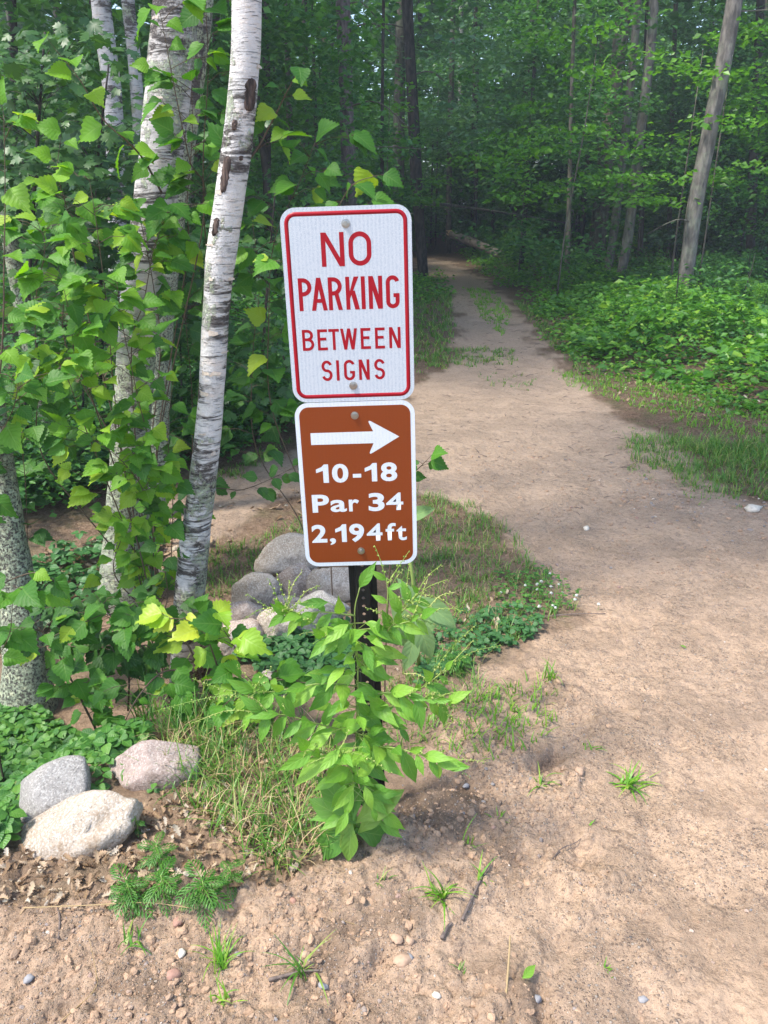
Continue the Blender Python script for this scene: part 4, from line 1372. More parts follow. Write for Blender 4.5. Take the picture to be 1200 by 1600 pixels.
WBR = [  # (points px,py,Y), leaf size, n leaves, racemes [(to px,py,Y)]
 ([(557, 1072, 1.80), (502, 1068, 1.74), (430, 1080, 1.70), (385, 1083, 1.68)], .075, 8, [(330, 1098, 1.68), (300, 1060, 1.68), (370, 1040, 1.68), (240, 1112, 1.68)]),
 ([(556, 1146, 1.80), (500, 1132, 1.72), (450, 1118, 1.68), (392, 1112, 1.66)], .082, 8, [(335, 1085, 1.66), (360, 1150, 1.66), (300, 1130, 1.66)]),
 ([(555, 962, 1.78), (500, 956, 1.74), (462, 962, 1.72), (440, 955, 1.72)], .062, 9, [(380, 968, 1.72), (385, 928, 1.72), (420, 905, 1.72), (432, 895, 1.72), (472, 893, 1.74), (452, 908, 1.72), (500, 915, 1.74), (425, 990, 1.72)]),
 ([(558, 1042, 1.79), (590, 1005, 1.74), (625, 960, 1.71), (655, 925, 1.70)], .068, 8, [(690, 882, 1.70), (700, 905, 1.70), (640, 880, 1.71), (720, 955, 1.70)]),
 ([(557, 985, 1.78), (610, 978, 1.72), (660, 965, 1.69)], .070, 7, [(728, 955, 1.68), (702, 990, 1.68), (712, 925, 1.68), (668, 905, 1.69)]),
 ([(558, 1138, 1.80), (600, 1110, 1.74), (650, 1080, 1.70), (700, 1045, 1.68)], .065, 8, [(782, 1008, 1.68), (745, 975, 1.68), (740, 1000, 1.68), (720, 1075, 1.68)]),
 ([(557, 1096, 1.80), (605, 1082, 1.72), (660, 1092, 1.68), (700, 1098, 1.67)], .078, 8, [(745, 1110, 1.67), (730, 1080, 1.67), (722, 1130, 1.67)]),
 ([(556, 1166, 1.80), (610, 1168, 1.70), (660, 1180, 1.66), (695, 1195, 1.65)], .085, 8, [(735, 1215, 1.65), (690, 1165, 1.65), (760, 1190, 1.65)]),
 ([(556, 1190, 1.80), (515, 1180, 1.70), (478, 1170, 1.65)], .09, 5, [(470, 1200, 1.65), (430, 1210, 1.65)]),
 ([(556, 1215, 1.80), (540, 1190, 1.66), (530, 1170, 1.62)], .075, 4, [(610, 1208, 1.60), (480, 1195, 1.62), (545, 1140, 1.62)]),
 ([(557, 1010, 1.79), (535, 1000, 1.73), (505, 995, 1.70)], .075, 5, [(470, 990, 1.70), (490, 1025, 1.70)]),
 ([(600, 990, 1.74), (606, 935, 1.73), (604, 905, 1.73)], .045, 3, [(585, 852, 1.75), (640, 860, 1.74)]),
]
for pts, L, nlf, rac in WBR:
    P = smooth_path([at(*p) for p in pts], 16)
    tube(stem, P, [.0026 - .0014 * i / 15 for i in range(16)], 5)
    nlf = int(nlf * 1.5)
    for i in range(nlf):
        u = .14 + .84 * i / max(1, nlf - 1)
        p = lerp_list(P, u)
        d = (lerp_list(P, min(1, u + .05)) - lerp_list(P, max(0, u - .05))).normalized()
        sg = 1 if i % 2 else -1
        up = Vector((-d.z, 0, d.x))
        o = d * .55 + up * sg * .65 + Vector((0, -.25, -.25)) + rv(.28)
        wl(p, o, Vector((0, -.75, .6)) + rv(.35), L * 1.2 * random.uniform(.6, 1.25) * (1.1 - .35 * u))
    for q in list(rac):
        for _ in range(1):
            e = lerp_list(P, random.uniform(.55, .95))
            raceme(e, e + Vector((random.uniform(-.07, .07), random.uniform(-.05, .02), random.uniform(.0, .07))), .01)
        raceme(lerp_list(P, random.uniform(.7, 1.0)), at(*q), random.uniform(-.01, .025))
# leaves straight off the main stem
for py, dx, L in ((1100, 1, .13), (1125, -1, .11), (1145, 1, .12), (1160, -1, .15), (1175, 1, .14), (1195, -1, .14), (1210, 1, .15), (1050, -1, .1), (1065, 1, .1), (1020, 1, .085), (1235, -1, .13), (1240, 1, .12), (1110, -1, .12), (1185, .2, .12), (1220, -.3, .12)):
    p = at(556, py, 1.80)
    wl(p, Vector((dx * .8, -.45, -.6)) + rv(.35), Vector((0, -.7, .6)) + rv(.3), L * .92, WL)
for k in range(34):
    py = random.uniform(1130, 1300)
    p = at(558 + random.uniform(-14, 14), py, 1.80 - random.uniform(0, .05))
    a = random.uniform(0, 6.28)
    r_ = random.uniform(.02, .10)
    q = p + Vector((math.cos(a) * r_, -abs(math.sin(a)) * r_ - .01, random.uniform(-.02, .05)))
    tube(stem, [p, q], [.0014, .001], 4, cap=False)
    wl(q, Vector((math.cos(a) * .9, -.4, random.uniform(-.7, .4))) + rv(.3), Vector((0, -.7, .6)) + rv(.4), random.uniform(.05, .10), WL)
for k in range(64):
    py = random.uniform(955, 1160)
    i_ = min(range(30), key=lambda j: abs(mainP[j].z - at(557, py, 1.8).z))
    p = mainP[i_]
    a = random.uniform(0, 6.28)
    r_ = random.uniform(.02, .13) * (.55 + .45 * (py - 955) / 200)
    q = p + Vector((math.cos(a) * r_, -abs(math.sin(a)) * r_ - .005, random.uniform(0, .06)))
    tube(stem, [p, q], [.0013, .0009], 4, cap=False)
    wl(q, Vector((math.cos(a) * .9, -.45, random.uniform(-.6, .55))) + rv(.3), Vector((0, -.75, .6)) + rv(.4), random.uniform(.045, .085), WL)
# large leaves at the base
for tip, L, n in (((636, 1318), .17, (.1, -.8, .6)), ((474, 1345), .20, (-.2, -.8, .5)), ((543, 1352), .17, (0, -.9, .3)), ((500, 1330), .17, (-.2, -.8, .5)), ((600, 1262), .14, (.2, -.8, .6)), ((450, 1235), .15, (-.2, -.7, .7)), ((660, 1212), .17, (.2, -.6, .8)), ((520, 1300), .15, (0, -.9, .4)), ((465, 1172), .17, (0, -.6, .8)), ((565, 1310), .12, (0, -.9, .4)), ((490, 1290), .16, (-.3, -.8, .4)), ((505, 1240), .15, (-.2, -.8, .5))):
    g = gnd(*tip) + Vector((0, -.02, .03))
    p = wb + Vector((random.uniform(-.01, .015), -.02, .085 + random.uniform(0, .05)))
    d = at(tip[0], tip[1], 1.72 if tip[1] < 1280 else g.y) - p
    wl(p, d, n, min(d.length, L), WB)
build('stem', stem, M['stem_green'], weed)

# mullein behind the post
mb_ = gnd(655, 1040)
mul = thing('mullein_plant', 'pale fuzzy broad leaved plant right behind the sign post', 'plant', mb_)
for k, (tx, ty, ty0, YY, L) in enumerate(((735, 1005, 940, 2.25, .24), (700, 930, 1000, 2.3, .2), (600, 930, 1000, 2.3, .2), (640, 905, 960, 2.3, .22), (686, 803, 812, 2.3, .2), (620, 960, 1020, 2.2, .2), (668, 1030, 960, 2.15, .2), (705, 985, 930, 2.2, .2), (640, 1040, 985, 2.15, .18))):
    p = at(650 if ty0 != 812 else 632, ty0, YY)
    leaf_obj(mul, MU, p, at(tx, ty, YY - .05) - p + Vector((0, 0, .03)), Vector((0, -.7, .6)) + rv(.3), min(.16, max(.11, (at(tx, ty, YY) - p).length)))
ms_ = MB()
tube(ms_, [mb_, at(650, 980, 2.3), at(645, 905, 2.34), at(632, 812, 2.3)], [.009, .008, .006, .003], 7)
build('stem', ms_, M['stem_green'], mul)

# ------------------------------------------------------------------ boulders
def boulder(name, label, c, size, mat, seed, rotz=0, group=None, tilt=0, pw=2.6, rough=.10, cat='boulder', ncut=10):
    """superellipsoid with lumps and a few flattened faces; c = centre (world), size = half axes"""
    bm_v, bm_f = [], []
    nu, nv = 44, 26
    Q = Matrix.Rotation(rotz, 3, 'Z') @ Matrix.Rotation(tilt, 3, 'Y')
    rr = random.Random(seed)
    planes = []
    for _ in range(ncut):
        d = Vector((rr.uniform(-1, 1), rr.uniform(-1, 1), rr.uniform(-.6, 1))).normalized()
        planes.append((d, rr.uniform(.66, .88)))
    def pt(th, ph):
        d = Vector((math.cos(ph) * math.cos(th), math.cos(ph) * math.sin(th), math.sin(ph)))
        k = (abs(d.x) ** pw + abs(d.y) ** pw + abs(d.z) ** pw) ** (-1 / pw)
        p = d * k
        for n, o in planes:
            e = p.dot(n) - o
            if e > 0:
                p = p - n * e * .9
        s = Vector((seed * 3.1, seed * 1.7, 0))
        p = p * (1 + rough * mnoise.noise(p * 1.3 + s) + rough * .45 * mnoise.noise(p * 3.4 + s) + rough * .22 * mnoise.noise(p * 8 + s) - rough * .5 * max(0, 1 - abs(mnoise.noise(p * 1.7 - s)) / .05) ** 2)
        return Q @ Vector((p.x * size[0], p.y * size[1], p.z * size[2]))
    V = []
    for j in range(1, nv):
        ph = -math.pi / 2 + math.pi * j / nv
        for i in range(nu):
            V.append(pt(2 * math.pi * i / nu, ph))
    F = []
    for j in range(nv - 2):
        for i in range(nu):
            a, b = j * nu + i, j * nu + (i + 1) % nu
            F.append((a, b, b + nu, a + nu))
    V += [pt(0, -math.pi / 2), pt(0, math.pi / 2)]
    k = len(V)
    for i in range(nu):
        F.append(((i + 1) % nu, i, k - 2))
        F.append(((nv - 2) * nu + i, (nv - 2) * nu + (i + 1) % nu, k - 1))
    mb = MB()
    mb.add(V, F)
    o = link(name, mb.mesh(name, mat))
    o.location = c
    return props(o, label, cat, group)
def rock_px(label, x0, x1, y0, y1, Y, mat, seed, d=1.0, sink=.35, **k):
    """rock whose outline spans the given photo pixels at distance Y"""
    cx, cy = (x0 + x1) / 2, (y0 + y1) / 2
    c = at(cx, cy, Y)
    s = pxm(c)
    hw, hh = (x1 - x0) / 2 * s, (y1 - y0) / 2 * s
    ncut = k.pop('ncut', 10)
    k['ncut'] = ncut
    return boulder('boulder', label, c, (hw * 1.06, hw * d, hh * 1.05), mat, seed, **k)
rock_px('large tan boulder low at the left, edged by dead leaves', -30, 236, 1262, 1360, 1.84, M['rock_tan'], 6, .5, tilt=R(-34), pw=2.2, rough=.13, ncut=4)
rock_px('smooth grey boulder behind the large tan boulder', -8, 176, 1200, 1312, 2.0, M['rock_grey'], 8, .6, tilt=R(-38), pw=2.4, rough=.06)
rock_px('flat topped pinkish boulder under the drooping shoot', 172, 308, 1156, 1232, 2.15, M['rock_pink'], 14, .7, tilt=R(-9), pw=3.2, rough=.06)
GP = 'boulders piled behind the sign'
for lab, x0, x1, y0, y1, Y, mt, sd, d_, tl in (
    ('largest grey boulder at the back of the pile, partly behind the brown sign', 402, 500, 838, 905, 3.72, 'rock_pile', 21, .8, -10),
    ('upright boulder with a dark hollow, touching the lower left of the brown sign', 434, 500, 874, 955, 3.46, 'rock_pile_warm', 25, .6, 14),
    ('angular boulder under the bottom corner of the brown sign', 480, 562, 880, 945, 3.44, 'rock_pile', 27, .7, -14),
    ('long sloping boulder on the left shoulder of the pile', 352, 440, 900, 962, 3.40, 'rock_pile', 31, .5, -30),
    ('rounded boulder low on the left of the pile', 336, 418, 934, 990, 3.16, 'rock_pile_warm', 33, .6, -16),
    ('warm speckled boulder at the front left of the pile', 338, 408, 966, 1015, 2.98, 'rock_pile_warm', 36, .7, 0),
    ('small rounded boulder at the front middle of the pile', 402, 462, 950, 1006, 3.02, 'rock_pile', 39, .7, 6),
    ('pale boulder just left of the black post', 456, 544, 914, 1000, 3.08, 'rock_grey', 42, .7, 8),
    ('small dark boulder wedged in the middle of the pile', 424, 470, 928, 970, 3.24, 'rock_pile', 47, .7, -10),
    ('low flat boulder at the very front left of the pile', 338, 380, 990, 1025, 2.88, 'rock_pile_warm', 52, .8, 0)):
    rock_px(lab, x0, x1, y0, y1, Y, M[mt], sd, d_, group=GP, tilt=R(tl), pw=2.3, rough=.14, ncut=7)
rock_px('half buried grey boulder beside the weed, in front of the pile', 392, 452, 1046, 1120, 2.62, M['rock_pile'], 45, .8)

# ------------------------------------------------------------------ grass, ground cover, litter
def inpoly(px, py, P):
    r = False
    for i in range(len(P)):
        (ax, ay), (bx, by) = P[i], P[i - 1]
        if (ay > py) != (by > py) and px < (bx - ax) * (py - ay) / (by - ay) + ax:
            r = not r
    return r
def scatter(P, n):
    """n ground points inside a patch outlined in the photo, even per square metre of ground"""
    W = np.array([gnd(*p)[:2] for p in P])
    lo, hi = W.min(0), W.max(0)
    out = []
    g = 0
    while len(out) < n and g < 60:
        g += 1
        q = rng.uniform(lo, hi, (n * 3, 2))
        k = polysd(q[:, 0], q[:, 1], W) > 0
        out += list(q[k])
    q = np.array(out[:n])
    z = height(q[:, 0], q[:, 1])
    return [Vector((a[0], a[1], b)) for a, b in zip(q, z)]
def blade(mb, p, L, w_, lean, ang, bend=.6, n=4):
    d = Vector((math.cos(ang), math.sin(ang), 0))
    side = Vector((-d.y, d.x, 0))
    V, q, a = [], p.copy(), lean
    for i in range(n + 1):
        k = (1 - (i / n) ** 1.6) * .5 * w_ + .0003
        V += [q - side * k, q + side * k]
        q = q + (d * math.sin(a) + Vector((0, 0, 1)) * math.cos(a)) * (L / n)
        a += bend / n
    mb.add(V, [(2 * i, 2 * i + 1, 2 * i + 3, 2 * i + 2) for i in range(n)])
def grass_patch(label, P, n, L, w_, mat, bend=1.1, clump=5, straw=0, name='grass'):
    mb = MB()
    pts = scatter(P, n // clump)
    for p in pts:
        sc_ = random.uniform(.5, 1.25)
        for _ in range(clump):
            q = p + Vector((random.gauss(0, .018), random.gauss(0, .018), -.004))
            blade(mb, q, L * sc_ * random.uniform(.5, 1.2), w_ * random.uniform(.7, 1.2), random.uniform(.02, .7), random.uniform(0, 6.28), random.uniform(.2, 1.5) * bend)
    return link(name, mb.mesh(name, mat), None, label=label, kind='stuff')
TALL = [(240, 1150), (300, 1110), (400, 1105), (520, 1150), (560, 1230), (545, 1330), (470, 1375), (380, 1350), (300, 1270), (240, 1210)]
grass_patch('tall mixed grass left of the sign post', TALL, 1500, .15, .0045, M['grass_blade'], 1.2)
grass_patch('dry straw lying among the tall grass', TALL, 500, .14, .003, M['straw'], 1.6, name='dry_grass')
grass_patch('sparse grass behind the sign post', [(560, 1080), (660, 1040), (740, 1020), (760, 1080), (690, 1150), (600, 1200), (560, 1150)], 500, .09, .004, M['grass_blade'])
grass_patch('short grass on the bank right of the brown sign', [(645, 770), (740, 790), (800, 830), (830, 880), (870, 900), (900, 950), (800, 1005), (700, 1040), (640, 960), (600, 880), (560, 800)], 3600, .075, .0042, M['grass_blade'], 1.2)
grass_patch('dry blades among the short grass of the bank', [(645, 770), (790, 820), (830, 900), (760, 990), (640, 940)], 260, .08, .0022, M['straw'], 1.5, name='dry_grass')
grass_patch('grass tongue on the right edge of the path', [(975, 690), (1040, 680), (1130, 700), (1220, 700), (1230, 790), (1140, 780), (1060, 755), (990, 720)], 2300, .11, .006, M['grass_blade'], 1.4)
grass_patch('ragged taller grass at the far side of the grass tongue', [(1040, 690), (1130, 690), (1230, 690), (1230, 740), (1120, 730)], 1000, .16, .006, M['grass_blade'], 1.5)
grass_patch('short thin turf around the grass tongue', [(950, 670), (1060, 660), (1230, 680), (1240, 800), (1140, 800), (1050, 775), (965, 725)], 900, .05, .005, M['grass_blade'], 1.5)
grass_patch('thin grass along the right edge of the path', [(860, 580), (960, 590), (1100, 610), (1220, 640), (1220, 700), (1050, 660), (960, 625), (890, 605)], 2600, .07, .008, M['grass_bright'])
grass_patch('grass strip along the left edge of the path', [(640, 470), (705, 455), (712, 520), (690, 575), (640, 590), (560, 600), (560, 500)], 3800, .12, .013, M['grass_blade'])
grass_patch('grass strip between the two wheel tracks', [(728, 450), (770, 455), (800, 490), (785, 530), (755, 500)], 1500, .08, .014, M['grass_bright'])
grass_patch('sparse grass crossing the path', [(690, 545), (800, 545), (810, 570), (720, 575), (660, 580)], 1100, .07, .010, M['grass_blade'])
grass_patch('scattered grass beyond the sparse strip', [(740, 580), (840, 590), (830, 612), (770, 610)], 120, .06, .008, M['grass_blade'])
grass_patch('grass verge along the shaded bushes', [(800, 470), (840, 520), (900, 580), (960, 600), (880, 545), (840, 480)], 900, .1, .010, M['grass_blade'])
grass_patch('grass on the side path behind the boulders', [(280, 870), (390, 850), (480, 810), (560, 790), (400, 900), (340, 940), (280, 930)], 900, .08, .005, M['grass_blade'])
grass_patch('grass by the side path behind the leaning birch', [(330, 745), (420, 700), (480, 680), (440, 700), (380, 750)], 300, .07, .006, M['grass_blade'])
grass_patch('long grass above the pink boulder', [(200, 1120), (280, 1090), (330, 1120), (300, 1150), (230, 1145)], 120, .22, .006, M['grass_blade'], 1.5)
grass_patch('seedling grass right of the weed', [(670, 1090), (780, 1080), (870, 1060), (880, 1110), (800, 1190), (720, 1210), (660, 1180)], 460, .075, .0055, M['grass_bright'], 1.0, 4)

def leaflets(label, P, n, L, mat, hgt, name='ground_cover', three=True):
    mb = MB()
    shp = [leaf_shape(ROUND, 5, fold=f, droop=d) for f, d in ((.2, .1), (.05, .3), (.3, .2))]
    for p in scatter(P, n):
        c = p + Vector((0, 0, random.uniform(.15, 1) * hgt))
        a0 = random.uniform(0, 6.28)
        up = Vector((random.gauss(0, .3), random.gauss(-.15, .3), 1))
        l = L * random.uniform(.65, 1.25)
        for k in range(3 if three else 1):
            a = a0 + k * 2.09
            put_leaf(mb, c + Vector((math.cos(a), math.sin(a), 0)) * l * .12, Vector((math.cos(a), math.sin(a), random.uniform(-.3, .2))), up, l, random.choice(shp))
    return link(name, mb.mesh(name, mat), None, label=label, kind='stuff')
leaflets('low round leaved vines covering the ground at the left', [(-60, 1110), (60, 1125), (200, 1150), (240, 1165), (180, 1190), (60, 1230), (20, 1330), (-80, 1360)], 1300, .040, M['cover_leaf'], .09)
leaflets('vine leaves creeping between the boulders at the left', [(130, 1180), (240, 1210), (250, 1240), (180, 1225), (110, 1290), (60, 1310), (20, 1345), (80, 1290)], 90, .030, M['cover_leaf'], .05)
leaflets('dark clover carpet at the foot of the boulder pile', [(370, 1040), (400, 1000), (470, 985), (550, 985), (560, 1050), (500, 1075), (420, 1060)], 420, .034, M['clover_leaf'], .07)
leaflets('dark clover on the bank right of the post', [(650, 1000), (740, 960), (830, 950), (850, 990), (780, 1020), (720, 1050), (650, 1080)], 230, .026, M['clover_leaf'], .06)
leaflets('shaded ground plants under the birches', [(-100, 940), (60, 880), (160, 850), (260, 820), (240, 900), (150, 960), (50, 1000), (-100, 1050)], 500, .045, M['clover_leaf'], .12)
leaflets('shaded plants behind the side path', [(-60, 830), (60, 810), (240, 745), (420, 690), (480, 640), (400, 600), (200, 640), (-60, 720)], 2600, .065, M['clover_leaf'], .34)

# dead leaves
def litter(label, P, n, L, name='leaf_litter'):
    mb = MB()
    shp = [leaf_shape(OAK, 10, fold=f, droop=d, twist=t, wave=.05, seed=i) for i, (f, d, t) in enumerate(((.9, .5, .5), (.3, -.6, -.6), (1.0, -.4, .3), (-.7, .8, .7), (.5, .4, -.6)))]
    for p in scatter(P, n):
        a = random.uniform(0, 6.28)
        put_leaf(mb, p + Vector((0, 0, random.uniform(.002, .018))), Vector((math.cos(a), math.sin(a), random.gauss(0, .2))), Vector((random.gauss(0, .4), random.gauss(0, .4), 1)), L * random.uniform(.5, 1.3), random.choice(shp))
    return link(name, mb.mesh(name, M['dead_leaf']), None, label=label, kind='stuff')
litter('dry brown oak leaves heaped below the tan boulder', [(-40, 1360), (30, 1350), (130, 1300), (225, 1260), (280, 1240), (400, 1300), (470, 1370), (380, 1400), (250, 1400), (130, 1430), (0, 1425)], 620, .034)
litter('dry leaves under the tall grass', TALL, 300, .036)
litter('dead leaves under the birches at the left', [(-100, 900), (120, 850), (300, 820), (300, 930), (180, 960), (-50, 1050)], 350, .07)
litter('dead leaves on the bank behind the weed', [(600, 1000), (720, 930), (800, 900), (780, 980), (680, 1060), (600, 1120)], 90, .035)
litter('dead leaves along the foot of the bushes at the right', [(880, 560), (1000, 590), (1220, 630), (1220, 690), (1000, 640)], 170, .045)
litter('scattered dead leaves on the side path', [(280, 820), (420, 760), (500, 720), (500, 800), (380, 860), (300, 900)], 60, .06)

# clover with white flower heads
cp = gnd(835, 925)
clo = thing('white_clover', 'clump of white clover with round white flower heads on the bank', 'clover', cp)
cs = MB()
for px, py in ((820, 912), (838, 912), (838, 918), (782, 924), (858, 895), (860, 914), (872, 912), (860, 925), (796, 940), (801, 945), (842, 942), (863, 942), (867, 948), (900, 925), (897, 936), (934, 940), (845, 904), (878, 922)):
    g = gnd(px, py + 14)
    h_ = random.uniform(.03, .05)
    top = Vector((g.x, g.y, g.z + h_))
    tube(cs, [g, g.lerp(top, .6) + Vector((.003, 0, 0)), top], [.0012, .001, .001], 4, cap=False)
    fb = MB()
    r = random.uniform(.0085, .0125)
    for _ in range(34):
        d = Vector((random.gauss(0, 1), random.gauss(0, 1), random.gauss(.3, 1))).normalized()
        q = d.orthogonal().normalized()
        q2 = d.cross(q)
        fb.add([top + d * r * .3 + q * r * .18, top + d * r * .3 - q * r * .18, top + d * r * .3 + q2 * r * .18, top + d * r * random.uniform(.8, 1.1)], [(0, 1, 3), (1, 2, 3), (2, 0, 3)])
    build('flower_head', fb, M['flower_white'], clo)
build('stem', cs, M['stem_green'], clo)
cl = MB()
shp = leaf_shape(ROUND, 4, fold=.15, droop=.15)
for p in scatter([(770, 900), (840, 890), (910, 930), (890, 955), (800, 965), (770, 940)], 170):
    a0 = random.uniform(0, 6.28)
    c = p + Vector((0, 0, random.uniform(.015, .05)))
    for k in range(3):
        a = a0 + 2.09 * k
        put_leaf(cl, c, Vector((math.cos(a), math.sin(a), 0)), Vector((random.gauss(0, .3), -.2, 1)), random.uniform(.010, .018), shp)
build('foliage', cl, M['cover_leaf'], clo, kind='stuff')

# grass tufts standing alone on the sand
def tuft(label, px, py, n, L, w_, mat='grass_bright', lean=.8, group='green tufts growing on the bare sand'):
    L, w_ = L * 1.35, w_ * 1.1
    b = gnd(px, py)
    t = thing('grass_tuft', label, 'grass tuft', b, group)
    for k in range(int(n * 1.5)):
        mb = MB()
        blade(mb, Vector((random.gauss(0, .012), random.gauss(0, .010), -.006)), L * random.uniform(.3, 1.25), w_ * random.uniform(.5, 1.05), random.uniform(.05, lean * 1.15), random.gauss(px * .37, 1.7), random.uniform(.1, 2.0), 6)
        link('blade', mb.mesh('blade', M[mat]), t)
for a in (('dense bright tuft alone on the open sand at the right', 985, 1222, 34, .075, .0075, 'grass_bright', 1.1),
          ('thick tuft beside the dark twig below the weed', 690, 1402, 26, .080, .006, 'grass_bright', .7),
          ('two bladed seedling just above the dark twig', 726, 1325, 5, .085, .006, 'grass_bright', .7),
          ('broad leaved sprout touching the dark twig', 748, 1385, 5, .07, .008, 'grass_bright', .9),
          ('yellowish tuft on the loose soil at the lower left', 345, 1512, 24, .085, .005, 'grass_bright', .5),
          ('dark green tuft beside a grey pebble near the bottom edge', 470, 1525, 12, .085, .006, 'grass_blade', .9),
          ('small sprout at the bottom left on crumbly soil', 350, 1572, 9, .05, .006, 'grass_bright', .8),
          ('seedling with drooping blades below the feathery plants', 208, 1478, 9, .065, .007, 'grass_blade', 1.0),
          ('tuft in the clods beside the footprint hole', 846, 1232, 9, .06, .007, 'grass_bright', .9),
          ('little tuft at the upper rim of the footprint hole', 858, 1068, 9, .075, .006, 'grass_bright', .5),
          ('flat yellow seedling left of the open sand tuft', 918, 1168, 6, .035, .007, 'grass_bright', 1.2),
          ('single leaf sprout lying flat below the clods', 912, 1294, 3, .04, .009, 'grass_bright', 1.3),
          ('faint yellow wisp near the lower right', 948, 1512, 7, .035, .004, 'grass_bright', .8),
          ('grey green wisp at the bottom beside the small stones', 720, 1516, 8, .03, .003, 'grass_blade', .9),
          ('thin sprout between the weed and the thick tuft', 594, 1384, 6, .04, .004, 'grass_blade', .6),
          ('wiry sprout right of the weed', 782, 1285, 6, .03, .005, 'grass_bright', .9)):
    tuft(*a)

# feathery ragweed plants
def feathery(label, px, py, R0, n):
    b = gnd(px, py)
    t = thing('feathery_weed', label, 'weed', b, 'feathery weeds on the dead leaves')
    st = MB()
    tube(st, [Vector((0, 0, -.01)), Vector((.004, 0, .05)), Vector((0, 0, .085))], [.003, .0025, .0015], 5)
    for k in range(n):
        mb = MB()
        a = k * 2.4 + random.random() * .4
        L = R0 * random.uniform(.65, 1.1)
        hb = .015 + .075 * k / n
        lift = -.15 + 1.0 * k / n
        P = []
        for i in range(8):
            u = i / 7
            P.append(Vector((math.cos(a) * L * u, math.sin(a) * L * u, hb + L * u * lift * .6 - L * .45 * u * u)))
        side = Vector((-math.sin(a), math.cos(a), 0))
        for i in range(1, 8):
            u = i / 7
            fl = L * .42 * math.sin(math.pi * (.18 + .75 * u))
            d = (P[i] - P[i - 1]).normalized()
            for s in (-1, 1):
                e = (side * s + d * .9).normalized()
                w_ = L * .028
                q = P[i - 1]
                for sub in (0, .3, .6):
                    b0 = q + e * fl * sub
                    e2 = (e + d * sub * 1.3).normalized()
                    l2 = fl * (1 - sub)
                    pe = e2.cross(Vector((0, 0, 1))).normalized() * w_
                    mb.add([b0, b0 + e2 * l2 * .5 + pe, b0 + e2 * l2 - Vector((0, 0, l2 * .25)), b0 + e2 * l2 * .5 - pe], [(0, 1, 2), (0, 2, 3)])
            mb.add([P[i - 1] + side * .0016, P[i] + side * .0012, P[i] - side * .0012, P[i - 1] - side * .0016], [(0, 1, 2, 3)])
        link('leaf', mb.mesh('leaf', M['feather_leaf']), t)
    link('stem', st.mesh('stem', M['stem_green']), t)
feathery('largest dark feathery weed, at the left of its cluster', 205, 1420, .085, 15)
feathery('feathery weed in the middle of the cluster of dark weeds', 258, 1415, .075, 12)
feathery('feathery weed farthest from the camera, nearest the tan boulder', 250, 1362, .07, 12)
feathery('bright feathery weed at the right of the cluster', 322, 1425, .085, 15)
feathery('small feathery weed under the tall grass', 362, 1395, .06, 9)
feathery('tiny feathery weed just right of the tan boulder', 216, 1310, .04, 8)
feathery('feathery weed in the grass right of the sign post', 715, 1050, .085, 12)

# stones, clods, twigs, straws
def pebble_mesh(seed, flat=.6):
    rr = random.Random(seed)
    V, F = [], []
    nu, nv = 9, 5
    for j in range(1, nv):
        ph = -math.pi / 2 + math.pi * j / nv
        for i in range(nu):
            th = 2 * math.pi * i / nu
            d = Vector((math.cos(ph) * math.cos(th), math.cos(ph) * math.sin(th), math.sin(ph)))
            k = 1 + .40 * mnoise.noise(d * 1.9 + Vector((seed * 2.3, 0, 0))) + .14 * rr.uniform(-1, 1)
            V.append((d.x * k, d.y * k * .75, d.z * k * flat))
    for j in range(nv - 2):
        for i in range(nu):
            a, b = j * nu + i, j * nu + (i + 1) % nu
            F.append((a, b, b + nu, a + nu))
    V += [(0, 0, -flat), (0, 0, flat)]
    for i in range(nu):
        F.append(((i + 1) % nu, i, len(V) - 2))
        F.append(((nv - 2) * nu + i, (nv - 2) * nu + (i + 1) % nu, len(V) - 1))
    return V, F
PEB = [pebble_mesh(i, .4 + .08 * i) for i in range(6)]
def pebbles(label, P, n, r, name='gravel', pw=2.2):
    mb = MB()
    for p in scatter(P, n):
        V, F = random.choice(PEB)
        s = r * (.35 + 1.6 * random.random() ** (pw * 2))
        q = Matrix.Rotation(random.uniform(0, 6.28), 3, 'Z') @ Matrix.Rotation(random.gauss(0, .3), 3, 'X')
        mb.add([p + Vector((0, 0, s * .15)) + q @ Vector(v) * s for v in V], F)
    mb.smooth = False
    return link(name, mb.mesh(name, M['pebble']), None, label=label, kind='stuff')
pebbles('small stones and crumbs of soil at the lower left', [(-60, 1410), (200, 1430), (420, 1390), (560, 1350), (640, 1400), (620, 1620), (-60, 1620)], 420, .0048)
pebbles('loose crumbs of soil right of the weed', [(600, 1260), (700, 1150), (860, 1050), (920, 1150), (900, 1280), (780, 1390), (640, 1400)], 350, .0045)
pebbles('grit scattered over the sand at the right', [(640, 1400), (900, 1280), (960, 1000), (900, 950), (1240, 820), (1260, 1620), (620, 1620)], 900, .0038)
pebbles('grit on the path behind the sign', [(650, 700), (1000, 690), (1240, 800), (1240, 900), (900, 940), (760, 800)], 1300, .007)
pebbles('gravel along the right edge of the path', [(1000, 740), (1240, 800), (1240, 850), (1080, 830), (940, 800)], 500, .009)
def crumb_mat():
    t = NT('soil_crumb')
    isl = t.n('ShaderNodeNewGeometry').outputs['Random Per Island']
    col = t.ramp(isl, [(0, (.36, .24, .16)), (.5, (.46, .308, .205)), (.8, (.40, .27, .18)), (1, (.32, .225, .16))])
    n = t.noise(t.coord('Object'), 90, 5, .7)
    col = t.mix(t.math('MULTIPLY', t.fr(n, .45, .68), .5), col, (.20, .135, .09))
    return t.done(t.pbsdf(col, .95, t.bump(n, .9, .006), spec=.1))
M['soil_crumb'] = crumb_mat()
